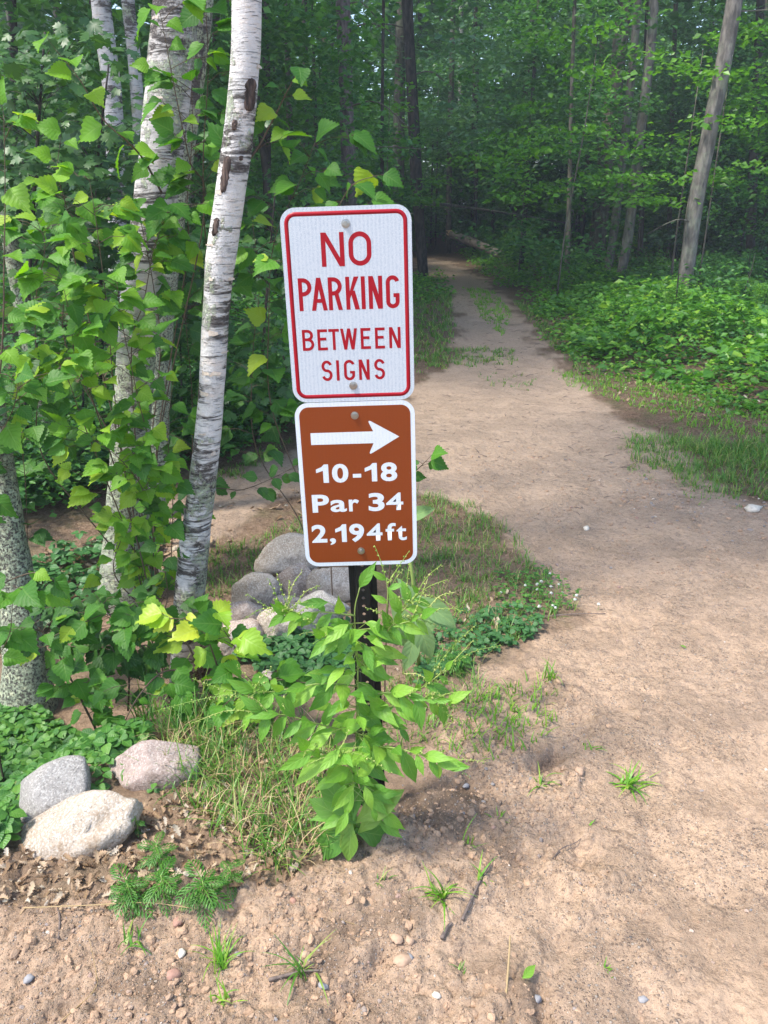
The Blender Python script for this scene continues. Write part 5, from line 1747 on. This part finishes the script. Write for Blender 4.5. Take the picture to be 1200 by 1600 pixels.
def crumbs(label, spots, smax):
    """lumps of loose soil heaped round the given ground spots (px, py, spread m, count)"""
    mb = MB()
    for px, py, sp_, n in spots:
        c = gnd(px, py)
        q = np.stack([rng.normal(c.x, sp_, n), rng.normal(c.y, sp_ * .8, n)], -1)
        keep_ = sandmask(q[:, 0], q[:, 1]) > .3
        q = q[keep_]
        z = height(q[:, 0], q[:, 1])
        for (x, y), zz in zip(q, z):
            s_ = smax * (.13 + .87 * random.random() ** 7)
            V, F = random.choice(PEB)
            m_ = Matrix.Rotation(random.uniform(0, 6.28), 3, 'Z') @ Matrix.Rotation(random.uniform(-.6, .6), 3, 'X')
            f = random.uniform(.7, 1.2)
            mb.add([Vector((x, y, zz - s_ * .22)) + m_ @ Vector((v[0] * s_, v[1] * s_ * f, v[2] * s_)) for v in V], F)
    mb.smooth = False
    return link('soil_crumbs', mb.mesh('soil_crumbs', M['soil_crumb']), None, label=label, kind='stuff')
crumbs('loose lumps of soil right of the weed', [(640, 1300, .10, 160), (720, 1290, .10, 200), (790, 1270, .10, 200), (850, 1230, .08, 160), (780, 1350, .08, 120), (860, 1090, .09, 120), (760, 1140, .12, 140), (810, 1190, .08, 120)], .017)
crumbs('loose lumps of soil along the lower left', [(60, 1470, .12, 200), (180, 1480, .12, 200), (280, 1510, .12, 220), (400, 1470, .12, 200), (500, 1430, .12, 200), (360, 1560, .12, 200), (520, 1540, .10, 140), (200, 1580, .14, 180), (600, 1420, .08, 90), (640, 1500, .05, 60), (780, 1580, .07, 120)], .017)
def fine_grit(label, P, n, r):
    mb = MB()
    for p in scatter(P, n):
        s_ = r * (.35 + 1.2 * random.random() ** 3)
        q = Matrix.Rotation(random.uniform(0, 6.28), 3, 'Z') @ Matrix.Rotation(random.uniform(-1, 1), 3, 'X')
        v = [q @ Vector((x * s_ * random.uniform(.6, 1.2), y * s_ * random.uniform(.6, 1.2), z * s_ * .8)) + p for x, y, z in ((1, 0, 0), (-1, 0, 0), (0, 1, 0), (0, -1, 0), (0, 0, 1), (0, 0, -1))]
        mb.add(v, [(0, 2, 4), (2, 1, 4), (1, 3, 4), (3, 0, 4), (2, 0, 5), (1, 2, 5), (3, 1, 5), (0, 3, 5)])
    mb.smooth = False
    return link('grit', mb.mesh('grit', M['pebble']), None, label=label, kind='stuff')
fine_grit('fine grit on the crumbly soil at the lower left', [(-60, 1410), (200, 1430), (420, 1390), (560, 1350), (640, 1400), (640, 1620), (-60, 1620)], 5000, .0030)
fine_grit('fine grit on the churned soil right of the weed', [(600, 1260), (700, 1120), (860, 1030), (940, 1150), (920, 1290), (790, 1400), (640, 1400)], 3500, .0028)
fine_grit('fine grit spread over the open sand at the right', [(640, 1400), (900, 1280), (960, 1000), (900, 950), (1240, 820), (1260, 1620), (620, 1620)], 5000, .0024)
def stone(label, px, py, wpx, mat, seed, group='single stones on the sand', flat=.45):
    b = gnd(px, py, False)
    s = wpx * pxm(b) / 2
    V, F = pebble_mesh(seed, flat)
    mb = MB()
    q = Matrix.Rotation(seed * 1.3, 3, 'Z')
    mb.add([q @ Vector(v) * s for v in V], F)
    o = link('stone', mb.mesh('stone', M[mat]), None, label=label, cat='stone', group=group)
    o.location = b + Vector((0, 0, s * .12))
M['stone_white'] = simple('stone_white', (.62, .55, .46), .8, nscale=60, namt=.4, bump=.3)
M['stone_grey'] = simple('stone_grey', (.27, .26, .265), .75, nscale=60, namt=.4, bump=.3)
M['stone_tan'] = simple('stone_tan', (.42, .28, .19), .9, nscale=60, namt=.5, bump=.4)
M['stone_red'] = simple('stone_red', (.34, .19, .14), .85, nscale=60, namt=.5, bump=.4)
for a in (('round whitish stone near the bottom centre', 682, 1556, 16, 'stone_white', 2), ('flat grey stone right of the pale stalk', 838, 1562, 20, 'stone_grey', 5),
          ('grey stone beside the dark green tuft', 505, 1540, 19, 'stone_grey', 7), ('grey stone on a clod above the whitish stone', 640, 1496, 15, 'stone_grey', 9),
          ('whitish stone on the crumbly soil below the feathery weeds', 284, 1490, 17, 'stone_white', 11), ('grey stone at the far lower left', 45, 1530, 18, 'stone_grey', 13),
          ('reddish brown lump below the feathery weeds', 270, 1524, 26, 'stone_red', 15), ('grey stone on the sand near the right edge of the bottom', 1005, 1562, 16, 'stone_grey', 17),
          ('tan clod left of the grey topped one', 620, 1468, 24, 'stone_tan', 19), ('tan clod right beside the similar larger clod', 640, 1470, 18, 'stone_tan', 21),
          ('large tan clod under the little grey stone', 630, 1502, 32, 'stone_tan', 22), ('reddish clod below the feathery weeds, beside the straw', 279, 1441, 22, 'stone_red', 23),
          ('whitish stone on the open path behind the flowers', 916, 826, 14, 'stone_white', 25), ('flat pale slab at the right edge of the path', 1176, 797, 30, 'stone_white', 27),
          ('round stone behind the dark green tuft', 478, 1492, 17, 'stone_tan', 29), ('pale stone in the clods near the footprint hole', 870, 1222, 15, 'stone_tan', 31),
          ('pink stone at the lower left under the tall grass', 458, 1408, 14, 'stone_red', 33), ('tan stone by the clods right of the footprint hole', 905, 1205, 20, 'stone_tan', 35),
          ('small grey stone right of the weed leaves', 728, 1228, 13, 'stone_grey', 37), ('dark stone at the bushes on the far right', 1040, 560, 24, 'stone_red', 39)):
    stone(*a)
def stick(name, label, pts, r, mat, cat='twig', lift=.004, group=None, end=.5):
    P = []
    for px, py in pts:
        g = gnd(px, py, False)
        P.append(g + Vector((0, 0, lift + r)))
    t = smooth_path(P, 5 * len(P))
    b = t[0].copy()
    mb = MB()
    n = len(t)
    tube(mb, [p - b for p in t], [r * (1 - end * i / (n - 1)) for i in range(n)], 7, .15, 60)
    o = link(name, mb.mesh(name, M[mat]), None, label=label, cat=cat, group=group)
    o.location = b
stick('twig', 'dark crooked twig lying by the thick tuft', [(722, 1440), (740, 1400), (752, 1375), (770, 1345)], .0045, 'twig')
stick('twig', 'short dark bark chip below the crooked twig', [(690, 1470), (700, 1452), (706, 1446)], .006, 'twig')
stick('twig', 'thin twig on the sand below the clods', [(850, 1365), (875, 1330), (905, 1315), (930, 1282)], .002, 'twig')
stick('twig', 'forked dark twig lying at the clover on the path edge', [(780, 985), (840, 968), (890, 962), (946, 961)], .004, 'twig')
stick('twig', 'small dark twig at the lower left edge', [(92, 1470), (94, 1440), (90, 1420)], .0035, 'twig')
stick('twig', 'dark root like twig at the foot of the tall grass near the bottom', [(420, 1535), (470, 1522), (500, 1520)], .005, 'twig')
stick('straw_stalk', 'long pale straw lying across the feathery weeds', [(40, 1432), (140, 1428), (230, 1424), (312, 1434)], .0018, 'straw', 'straw', .03)
stick('straw_stalk', 'bent yellow straw on the soil at the lower left', [(95, 1600), (148, 1550), (150, 1520), (140, 1470)], .0014, 'straw', 'straw', .006)
stick('straw_stalk', 'thin pale straw curled on the soil left of centre', [(515, 1422), (535, 1440), (566, 1450)], .0014, 'straw', 'straw', .004)
p0, p1, p2, p3 = gnd(783, 1625), at(790, 1560, 1.30), at(795, 1500, 1.36), at(797, 1462, 1.40)
p0.z -= .01
b = p0.copy()
mb = MB()
tube(mb, [p - b for p in smooth_path([p0, p1, p2, p3], 16)], [.0042 - .0022 * i / 15 for i in range(16)], 7)
o = link('straw_stalk', mb.mesh('straw_stalk', M['straw']), None, label='upright pale dry stalk at the bottom right of centre', cat='straw')
o.location = b
for k, (px, py, a, lab) in enumerate(((816, 1532, .6, 'single fallen green leaf on the sand near the stalk'), (1072, 1015, 2.4, 'tiny fallen green leaf on the path at the right'), (1135, 648, 1.0, 'pale green fallen leaf at the right beyond the grass'))):
    g = gnd(px, py, False)
    me = mesh_of('fallen_leaf', leaf_shape(LANCE, 8, fold=.3, droop=.15), M['weed_leaf'] if k != 2 else M['mullein_leaf'])
    o = link('fallen_leaf', me, None, frame(g + Vector((0, 0, .008)), (math.cos(a), math.sin(a), .25), (.5, -.4, .8)) @ Matrix.Diagonal((1.3, 1, 1, 1)) @ Matrix.Scale((.05, .03, .15)[k], 4), label=lab, cat='leaf')
# bark chips and needles scattered on the path
def debris(label, P, n, L):
    mb = MB()
    for p in scatter(P, n):
        a = random.uniform(0, 6.28)
        l = L * (.2 + 1.6 * random.random() ** 3)
        d = Vector((math.cos(a), math.sin(a), random.gauss(0, .08))) * l
        tube(mb, [p + Vector((0, 0, .004)), p + d * .5 + Vector((0, 0, .007)) + rv(.1) * l, p + d + Vector((0, 0, .004))], [l * .022 + .0005, l * .022 + .0004, .0003], 4)
    return link('debris', mb.mesh('debris', M['twig']), None, label=label, kind='stuff')
debris('dark twig bits strewn over the path behind the sign', [(650, 620), (880, 600), (1060, 700), (1100, 760), (900, 830), (720, 780), (650, 740)], 500, .055)
debris('dark twig bits on the shaded far path', [(700, 440), (780, 460), (840, 530), (880, 590), (720, 590), (715, 500)], 240, .08)
debris('dark twig bits on the near sand', [(640, 1300), (900, 1000), (1240, 850), (1240, 1610), (300, 1610), (0, 1500), (200, 1440)], 700, .012)

# ------------------------------------------------------------------ forest
def simple_trunk(P, rad, t, mat, seg=10, rough=.08):
    mb = MB()
    tube(mb, P, rad, seg, rough, 3)
    build('trunk', mb, mat, t)
def forest_tree(label, pts, mat, crown=None, top=14, n=16, group=None, branches=0, name='forest_tree', cz=0, cs=1):
    """trunk through (px, py, Y, width px), lowest point first"""
    P, rad = trunk_from_px(pts, n)
    b = Vector((P[0].x, P[0].y, hz(P[0].x, P[0].y) - .1))
    if P[0].z > b.z + .05:
        P = [b] + P
        rad = [rad[0] * 1.15] + rad
    else:
        b = P[0].copy()
    extend_up(P, rad, top, 6)
    t = thing(name, label, 'tree', b, group)
    simple_trunk(P, rad, t, mat)
    for k in range(branches):
        i = random.randint(4, n - 1)
        s = random.choice((-1, 1))
        l = random.uniform(.4, 1.3)
        mb = MB()
        p = P[i]
        tube(mb, smooth_path([p, p + Vector((s * l * .5, random.uniform(-.4, .3), .05)), p + Vector((s * l, random.uniform(-.5, .3), random.uniform(-.45, .1)))], 7), [.018 - .002 * j for j in range(7)], 5)
        build('branch', mb, M['bark_mid'], t)
    if crown is not None:
        c = link('crown', crown, t)
        c.location = (P[-3].x - b.x, P[-3].y - b.y, cz)
        c.rotation_euler.z = random.uniform(0, 6)
        c.scale = (cs, cs, cs)
    return t
forest_tree('rough barked pine trunk with dead twigs, standing above the middle of the sign', [(552, 470, 14, 25), (545, 280, 14, 24), (541, 150, 14, 22), (536, 0, 14, 24), (532, -90, 14, 24)], M['bark_pine'], CANOPY[0], branches=9, cz=3, cs=.55)
forest_tree('dark wavy trunk at the left edge of the path beyond the sign', [(662, 440, 20.5, 17), (657, 370, 20.5, 16), (651, 290, 20.5, 20), (646, 180, 20.5, 18), (640, 80, 20.5, 17), (636, 0, 20.5, 18), (632, -60, 20.5, 18)], M['bark_dark'], CANOPY[1], branches=5, cz=3, cs=.55)
forest_tree('thin dark trunk left of the rough pine', [(456, 420, 16, 10), (454, 250, 16, 10), (450, 100, 16, 10), (448, -60, 16, 10)], M['bark_dark'], CANOPY[2], cz=3, cs=.5)
forest_tree('pole thin trunk between the pine and the wavy trunk', [(598, 420, 18, 6), (597, 250, 18, 6), (598, 100, 18, 5), (600, -60, 18, 5)], M['bark_dark'], None)
forest_tree('large grey trunk leaning right at the far right', [(1066, 478, 14.5, 23), (1076, 400, 14.5, 23), (1088, 310, 14.5, 25), (1110, 200, 14.5, 24), (1130, 100, 14.5, 24), (1148, 0, 14.5, 24), (1158, -60, 14.5, 24)], M['bark_grey'], CANOPY[0], branches=2, cz=3, cs=.7)
forest_tree('left one of two close grey trunks leaning right above the bushes', [(948, 436, 19, 13), (958, 370, 19, 13), (968, 290, 19, 13), (978, 200, 19, 13), (992, 60, 19, 12), (1000, -60, 19, 12)], M['bark_grey'], CANOPY[1], cz=3, cs=.5)
forest_tree('right one of two close grey trunks leaning right above the bushes', [(966, 448, 18, 14), (978, 390, 18, 15), (990, 300, 18, 16), (1000, 215, 18, 15), (1016, 80, 18, 15), (1026, -60, 18, 15)], M['bark_grey'], CANOPY[2], cz=3, cs=.5)
forest_tree('slim pale footed trunk rising from the bushes right of the path', [(886, 425, 18, 9), (888, 360, 18, 8), (890, 290, 18, 7), (893, 150, 18, 6), (900, -60, 18, 6)], M['bark_mid'], UNDER[0], top=9)
forest_tree('thin dark stem just right of the two close grey trunks', [(1000, 400, 21, 8), (1004, 300, 21, 8), (1008, 150, 21, 8), (1014, -60, 21, 8)], M['bark_dark'], CANOPY[0], cz=3, cs=.5)
forest_tree('white birch stem far behind the bushes, left one of a close pair', [(893, 330, 30, 7), (896, 230, 30, 8), (899, 150, 30, 7), (903, 0, 30, 7)], M['birch_far'], None)
forest_tree('white birch stem far behind the bushes, right one of a close pair', [(904, 330, 30, 6), (906, 230, 30, 6), (908, 150, 30, 6), (913, 0, 30, 6)], M['birch_far'], None)
GF = 'trunks deep in the forest'
for px, Y, w_, lean, mt in ((700, 30, 9, 6, 'bark_mid'), (718, 34, 8, 2, 'birch_far'), (738, 31, 7, 4, 'bark_dark'), (1045, 24, 7, 8, 'bark_mid'), (1100, 26, 8, 10, 'bark_dark'),
                            (1172, 19, 14, 12, 'bark_dark'), (1190, 25, 10, 6, 'bark_mid'), (418, 13, 13, -2, 'bark_dark'), (480, 20, 9, -3, 'bark_dark'), (505, 24, 8, 2, 'bark_mid'), 
                            (30, 12, 14, -8, 'bark_dark'), (95, 14, 11, -5, 'bark_mid'), (340, 13, 12, -2, 'bark_dark'), (300, 17, 10, -4, 'bark_mid'), (620, 27, 8, 1, 'bark_dark'), (935, 27, 8, 5, 'bark_mid')):
    forest_tree('shaded trunk among the leaves deep in the forest', [(px, 415, Y, w_), (px + lean * .4, 250, Y, w_), (px + lean, 100, Y, w_ * .95), (px + lean * 1.6, -60, Y, w_ * .9)], M[mt], CANOPY[0] if w_ >= 14 or Y > 33 else None, group=GF, n=10)
def leafy_tree(label, x, y, crown, trunk_h, r, group, scale=1, mat='bark_dark', name='forest_tree', cat='tree'):
    z = hz(x, y)
    t = thing(name, label, cat, (x, y, z), group)
    mb = MB()
    lx, ly = random.gauss(0, .12), random.gauss(0, .12)
    tube(mb, [Vector((0, 0, -.2)), Vector((lx * .3, ly * .3, trunk_h * .35)), Vector((lx, ly, trunk_h * .7)), Vector((lx * 1.4, ly, trunk_h))], [r * 1.15, r, r * .75, r * .25], 8)
    link('trunk', mb.mesh('trunk', M[mat]), t)
    c = link('crown', crown, t)
    c.scale = (scale, scale, scale * random.uniform(.9, 1.15))
    c.rotation_euler.z = random.uniform(0, 6.28)
    return t
def clear_of_path(x, y, r):
    return float(polysd(np.array([x]), np.array([y]), PATHW)[0]) < -r
def where(x, y):
    side = 'left' if x < 2.2 * min(1, y / 19) else 'right'
    far = 'just beyond the sign' if y < 13 else 'farther off' if y < 22 else 'in the deep wood' if y < 32 else 'at the far back of the wood'
    return '%s of the path, %s' % (side, far)
# tall trees closing the canopy
GC = 'tall trees closing the canopy'
canopy = [(-8, 8), (-7, 12.5), (-3.2, 19), (-10, 15), (5.5, 20), (12, 15), (0, 26), (4.5, 30), (9, 16), (13, 22), (-8, 24), (7, 33), (-2, 35), (-12, 30), (15, 32), (2, 40), (-7, 39), (11, 40), (-17, 37)]
for x, y in canopy:
    leafy_tree('tall forest tree with high leafy crown', x + random.uniform(-.5, .5), y + random.uniform(-.5, .5), random.choice(CANOPY), 11, random.uniform(.12, .2), GC, random.uniform(.9, 1.15), random.choice(('bark_dark', 'bark_mid')))
GU = 'leafy understory trees'
cnt = 0
tries = 0
while cnt < 115 and tries < 3000:
    tries += 1
    y = random.uniform(20, 42)
    x = random.uniform(-.62 * y - 2, .62 * y + 3)
    if y < 27 and not clear_of_path(x, y, 2.6):
        continue
    if y < 29 and -.5 < x < 8.5:
        continue
    m_ = random.random()
    cr = random.choice(UNDERB) if (m_ < .35 and x > 0) else random.choice(UNDER)
    leafy_tree('leafy young tree ' + where(x, y), x, y, cr, 5.5, random.uniform(.03, .06), GU, random.uniform(.75, 1.15))
    cnt += 1
for lab, px, Y, gy in (('small maple with bright leaf layers right of the path', 868, 15, 470), ('bright leaved maple in front of the large leaning grey trunk', 1086, 15.2, 480), ('bright leaved maple between the close grey trunks and the large one', 1045, 15.5, 450), ('light green maple far up the path on its right', 810, 20, 430), ('light green maple behind the left edge of the path', 600, 19, 430)):
    p = at(px, gy, Y)
    leafy_tree(lab, p.x, p.y, random.choice(UNDERG), 4.2, .016, None, 1.0, 'bark_mid', 'maple_sapling', 'sapling')
for lab, px, Y, k in (('grey green oak overhanging the far path from the right', 815, 22, 1.0), ('grey green oak higher up behind the far path', 740, 28, 1.25), ('grey green oak left of the two close grey trunks', 905, 25, 1.1)):
    p = at(px, 420, Y)
    leafy_tree(lab, p.x, p.y, OAKC, 7, .06, None, k, 'bark_dark')
for lab, px, Y, k in (('dark leafy tree at the right edge behind the bushes', 1200, 16.5, .9), ('dark leafy tree between the leaning grey trunk and the right edge', 1150, 21, 1.0), ('dark leafy tree behind the large leaning grey trunk', 1050, 24, 1.1),
                      ('dark leafy tree left of the rough pine', 430, 12, .8), ('dark leafy tree behind the pine and the sign', 500, 18, 1.0), ('dark leafy tree at the far left behind the maples', 30, 10.5, 1.0), ('dark leafy tree behind the pale upper birch', 190, 12, 1.0), ('dark leafy tree behind the leaning birch top', 330, 13, 1.0)):
    p = at(px, 420, Y)
    leafy_tree(lab, p.x, p.y, random.choice(UNDER), 5.5, .05, None, k, 'bark_dark')
# bushes in the shade
GS = 'bushes along the foot of the forest'
bush = 0
tries = 0
while bush < 90 and tries < 4000:
    tries += 1
    y = random.uniform(8.5, 34)
    x = random.uniform(-.6 * y - 1, .6 * y + 2)
    if not clear_of_path(x, y, 1.5 if y > 12 else 1.9):
        continue
    if x < 1 and y < 10:
        continue
    leafy_tree('low leafy bush ' + where(x, y), x, y, random.choice(SHRUB), .9, .012, GS, random.uniform(.22, .42) if x > 0 and y < 21 else random.uniform(.4, .8), name='bush', cat='bush')
    bush += 1
for lab, px, py, Y, k in (('dark bush behind the left trunk', 20, 780, 4.7, .55), ('dark bush left of the thick birch, behind its shoots', 130, 740, 5.2, .6), ('dark bush seen between the two near birches', 285, 690, 5.8, .6),
                          ('dark bush behind the round leaved low twig', 385, 650, 6.4, .6), ('dark bush behind the left edge of the white sign', 455, 600, 7.2, .7), ('dark bush under the maples at the far left', 70, 690, 6.2, .8)):
    p = at(px, py, Y)
    leafy_tree(lab, p.x, p.y, SHRUB_DARK, .9, .010, None, k, name='bush', cat='bush')
# undergrowth on the right bank, low and uncountable
def undergrowth(label, P, n, nl, rx, hgt, L, mat):
    pts = scatter(P, n)
    q = np.array([(p.x, p.y) for p in pts])
    f = fbm(q[:, 0] + 3, q[:, 1], .9, 3)
    cs = [(p.x, p.y, p.z + random.uniform(.2, 1.0) * hgt * (.35 + 2.2 * max(0, k - .3))) for p, k in zip(pts, f) if k > .40 or random.random() < .35]
    W = np.array([gnd(*p)[:2] for p in P])
    ed = np.clip(polysd(np.array([c[0] for c in cs]), np.array([c[1] for c in cs]), W) / 1.4, 0, 1)
    gz_ = height(np.array([c[0] for c in cs]), np.array([c[1] for c in cs]))
    cs = [(a, b, g + (c - g) * (.35 + .9 * e)) for (a, b, c), e, g in zip(cs, ed, gz_)]
    V, F = leaf_quads(None, cs, nl, rx, rx * .45, L, .5)
    link('undergrowth', np_mesh('undergrowth', V, F, mat), None, label=label, kind='stuff')
UGP = [(905, 555), (1000, 585), (1090, 605), (1260, 635), (1260, 500), (1150, 470), (1000, 470), (880, 470), (840, 490)]
undergrowth('thick low undergrowth right of the path', UGP, 430, 30, .18, .44, .085, M['undergrowth_leaf'])
undergrowth('broad leaved plants among the undergrowth right of the path', UGP, 190, 18, .18, .52, .13, M['undergrowth_leaf'])
undergrowth('small leaved shaded plants among the undergrowth', UGP, 200, 40, .16, .30, .055, M['forest_leaf'])
undergrowth('ragged seedlings along the edge of the undergrowth', [(850, 530), (900, 560), (1000, 600), (1100, 630), (1230, 665), (1230, 635), (1090, 605), (1000, 585), (905, 555)], 110, 14, .10, .14, .06, M['undergrowth_leaf'])
undergrowth('few seedlings scattered over the bare verge', [(880, 575), (1000, 625), (1230, 690), (1230, 640), (1000, 590), (900, 560)], 60, 9, .07, .06, .05, M['undergrowth_leaf'])
undergrowth('dark tall plants behind the undergrowth at the right', [(990, 475), (1260, 515), (1260, 430), (1120, 425), (960, 425)], 420, 34, .3, .6, .10, M['forest_leaf'])
undergrowth('sunny low plants beside the far path', [(720, 393), (800, 388), (900, 400), (1000, 440), (940, 480), (860, 490), (800, 450)], 700, 26, .3, .4, .10, M['maple_bright'])
undergrowth('low plants at the left edge of the far path', [(640, 440), (690, 430), (700, 460), (660, 480), (560, 490), (500, 470)], 160, 26, .25, .35, .09, M['undergrowth_leaf'])
undergrowth('shaded low plants under the left trees', [(-60, 720), (60, 640), (300, 560), (500, 500), (620, 480), (500, 600), (300, 680), (60, 780)], 500, 26, .22, .35, .08, M['forest_leaf'])
# the far wood
N = 3600
cs = np.stack([rng.uniform(-46, 46, N), rng.uniform(38, 60, N), rng.uniform(.1, 20, N)], -1)
V, F = leaf_quads(None, cs, 36, 1.3, .8, .55)
link('woods', np_mesh('woods', V, F, M['forest_leaf']), None, label='dense far wood closing the view behind the trees', kind='stuff')
# thin bluish scattering volume, added to lift the dark tones of the wood
hb = MB()
box(hb, -170, 170, -65, 270, -3, 19)
t = NT('added_haze_air')
pv = t.n('ShaderNodeVolumePrincipled')
pv.inputs['Color'].default_value = (.86, .93, 1, 1)
pv.inputs['Density'].default_value = .0034
pv.inputs['Anisotropy'].default_value = .3
t.l(pv.outputs[0], t.out.inputs['Volume'])
link('added_haze', hb.mesh('added_haze', t.m), None, label='thin bluish air volume added to lift the dark tones of the wood', kind='stuff')
# fallen trunks
def log(label, a, b, Y, w0, w1, mat):
    P = smooth_path([at(*a, Y[0]), at((a[0] + b[0]) / 2, (a[1] + b[1]) / 2 - 1, sum(Y) / 2), at(*b, Y[1])], 16)
    t = thing('fallen_log', label, 'log', P[0])
    mb = MB()
    n = len(P)
    r0, r1 = w0 * pxm(P[0]) / 2, w1 * pxm(P[-1]) / 2
    tube(mb, P, [r0 + (r1 - r0) * i / (n - 1) for i in range(n)], 12, .12, 4)
    build('trunk', mb, M[mat], t)
    return t, P, r0
lt, lp, lr = log('broken pale log lying in the plants beside the far path', (706, 366), (784, 399), (28, 25), 12, 14, 'log_grey')
mb = MB()
d = (lp[0] - lp[1]).normalized()
for k in range(9):
    a = k * .7
    o = Vector((0, math.cos(a), math.sin(a))) * lr * .75
    tube(mb, [lp[0] + o - d * .05, lp[0] + o * .8 + d * random.uniform(.12, .45)], [lr * .35, lr * .06], 5)
build('splintered_end', mb, M['wood_pale'], lt, label='splintered yellow broken end')
log('thin grey fallen trunk leaning across the shade beyond the log', (657, 314), (897, 350), (20.7, 29.9), 4.5, 2.5, 'bark_grey')
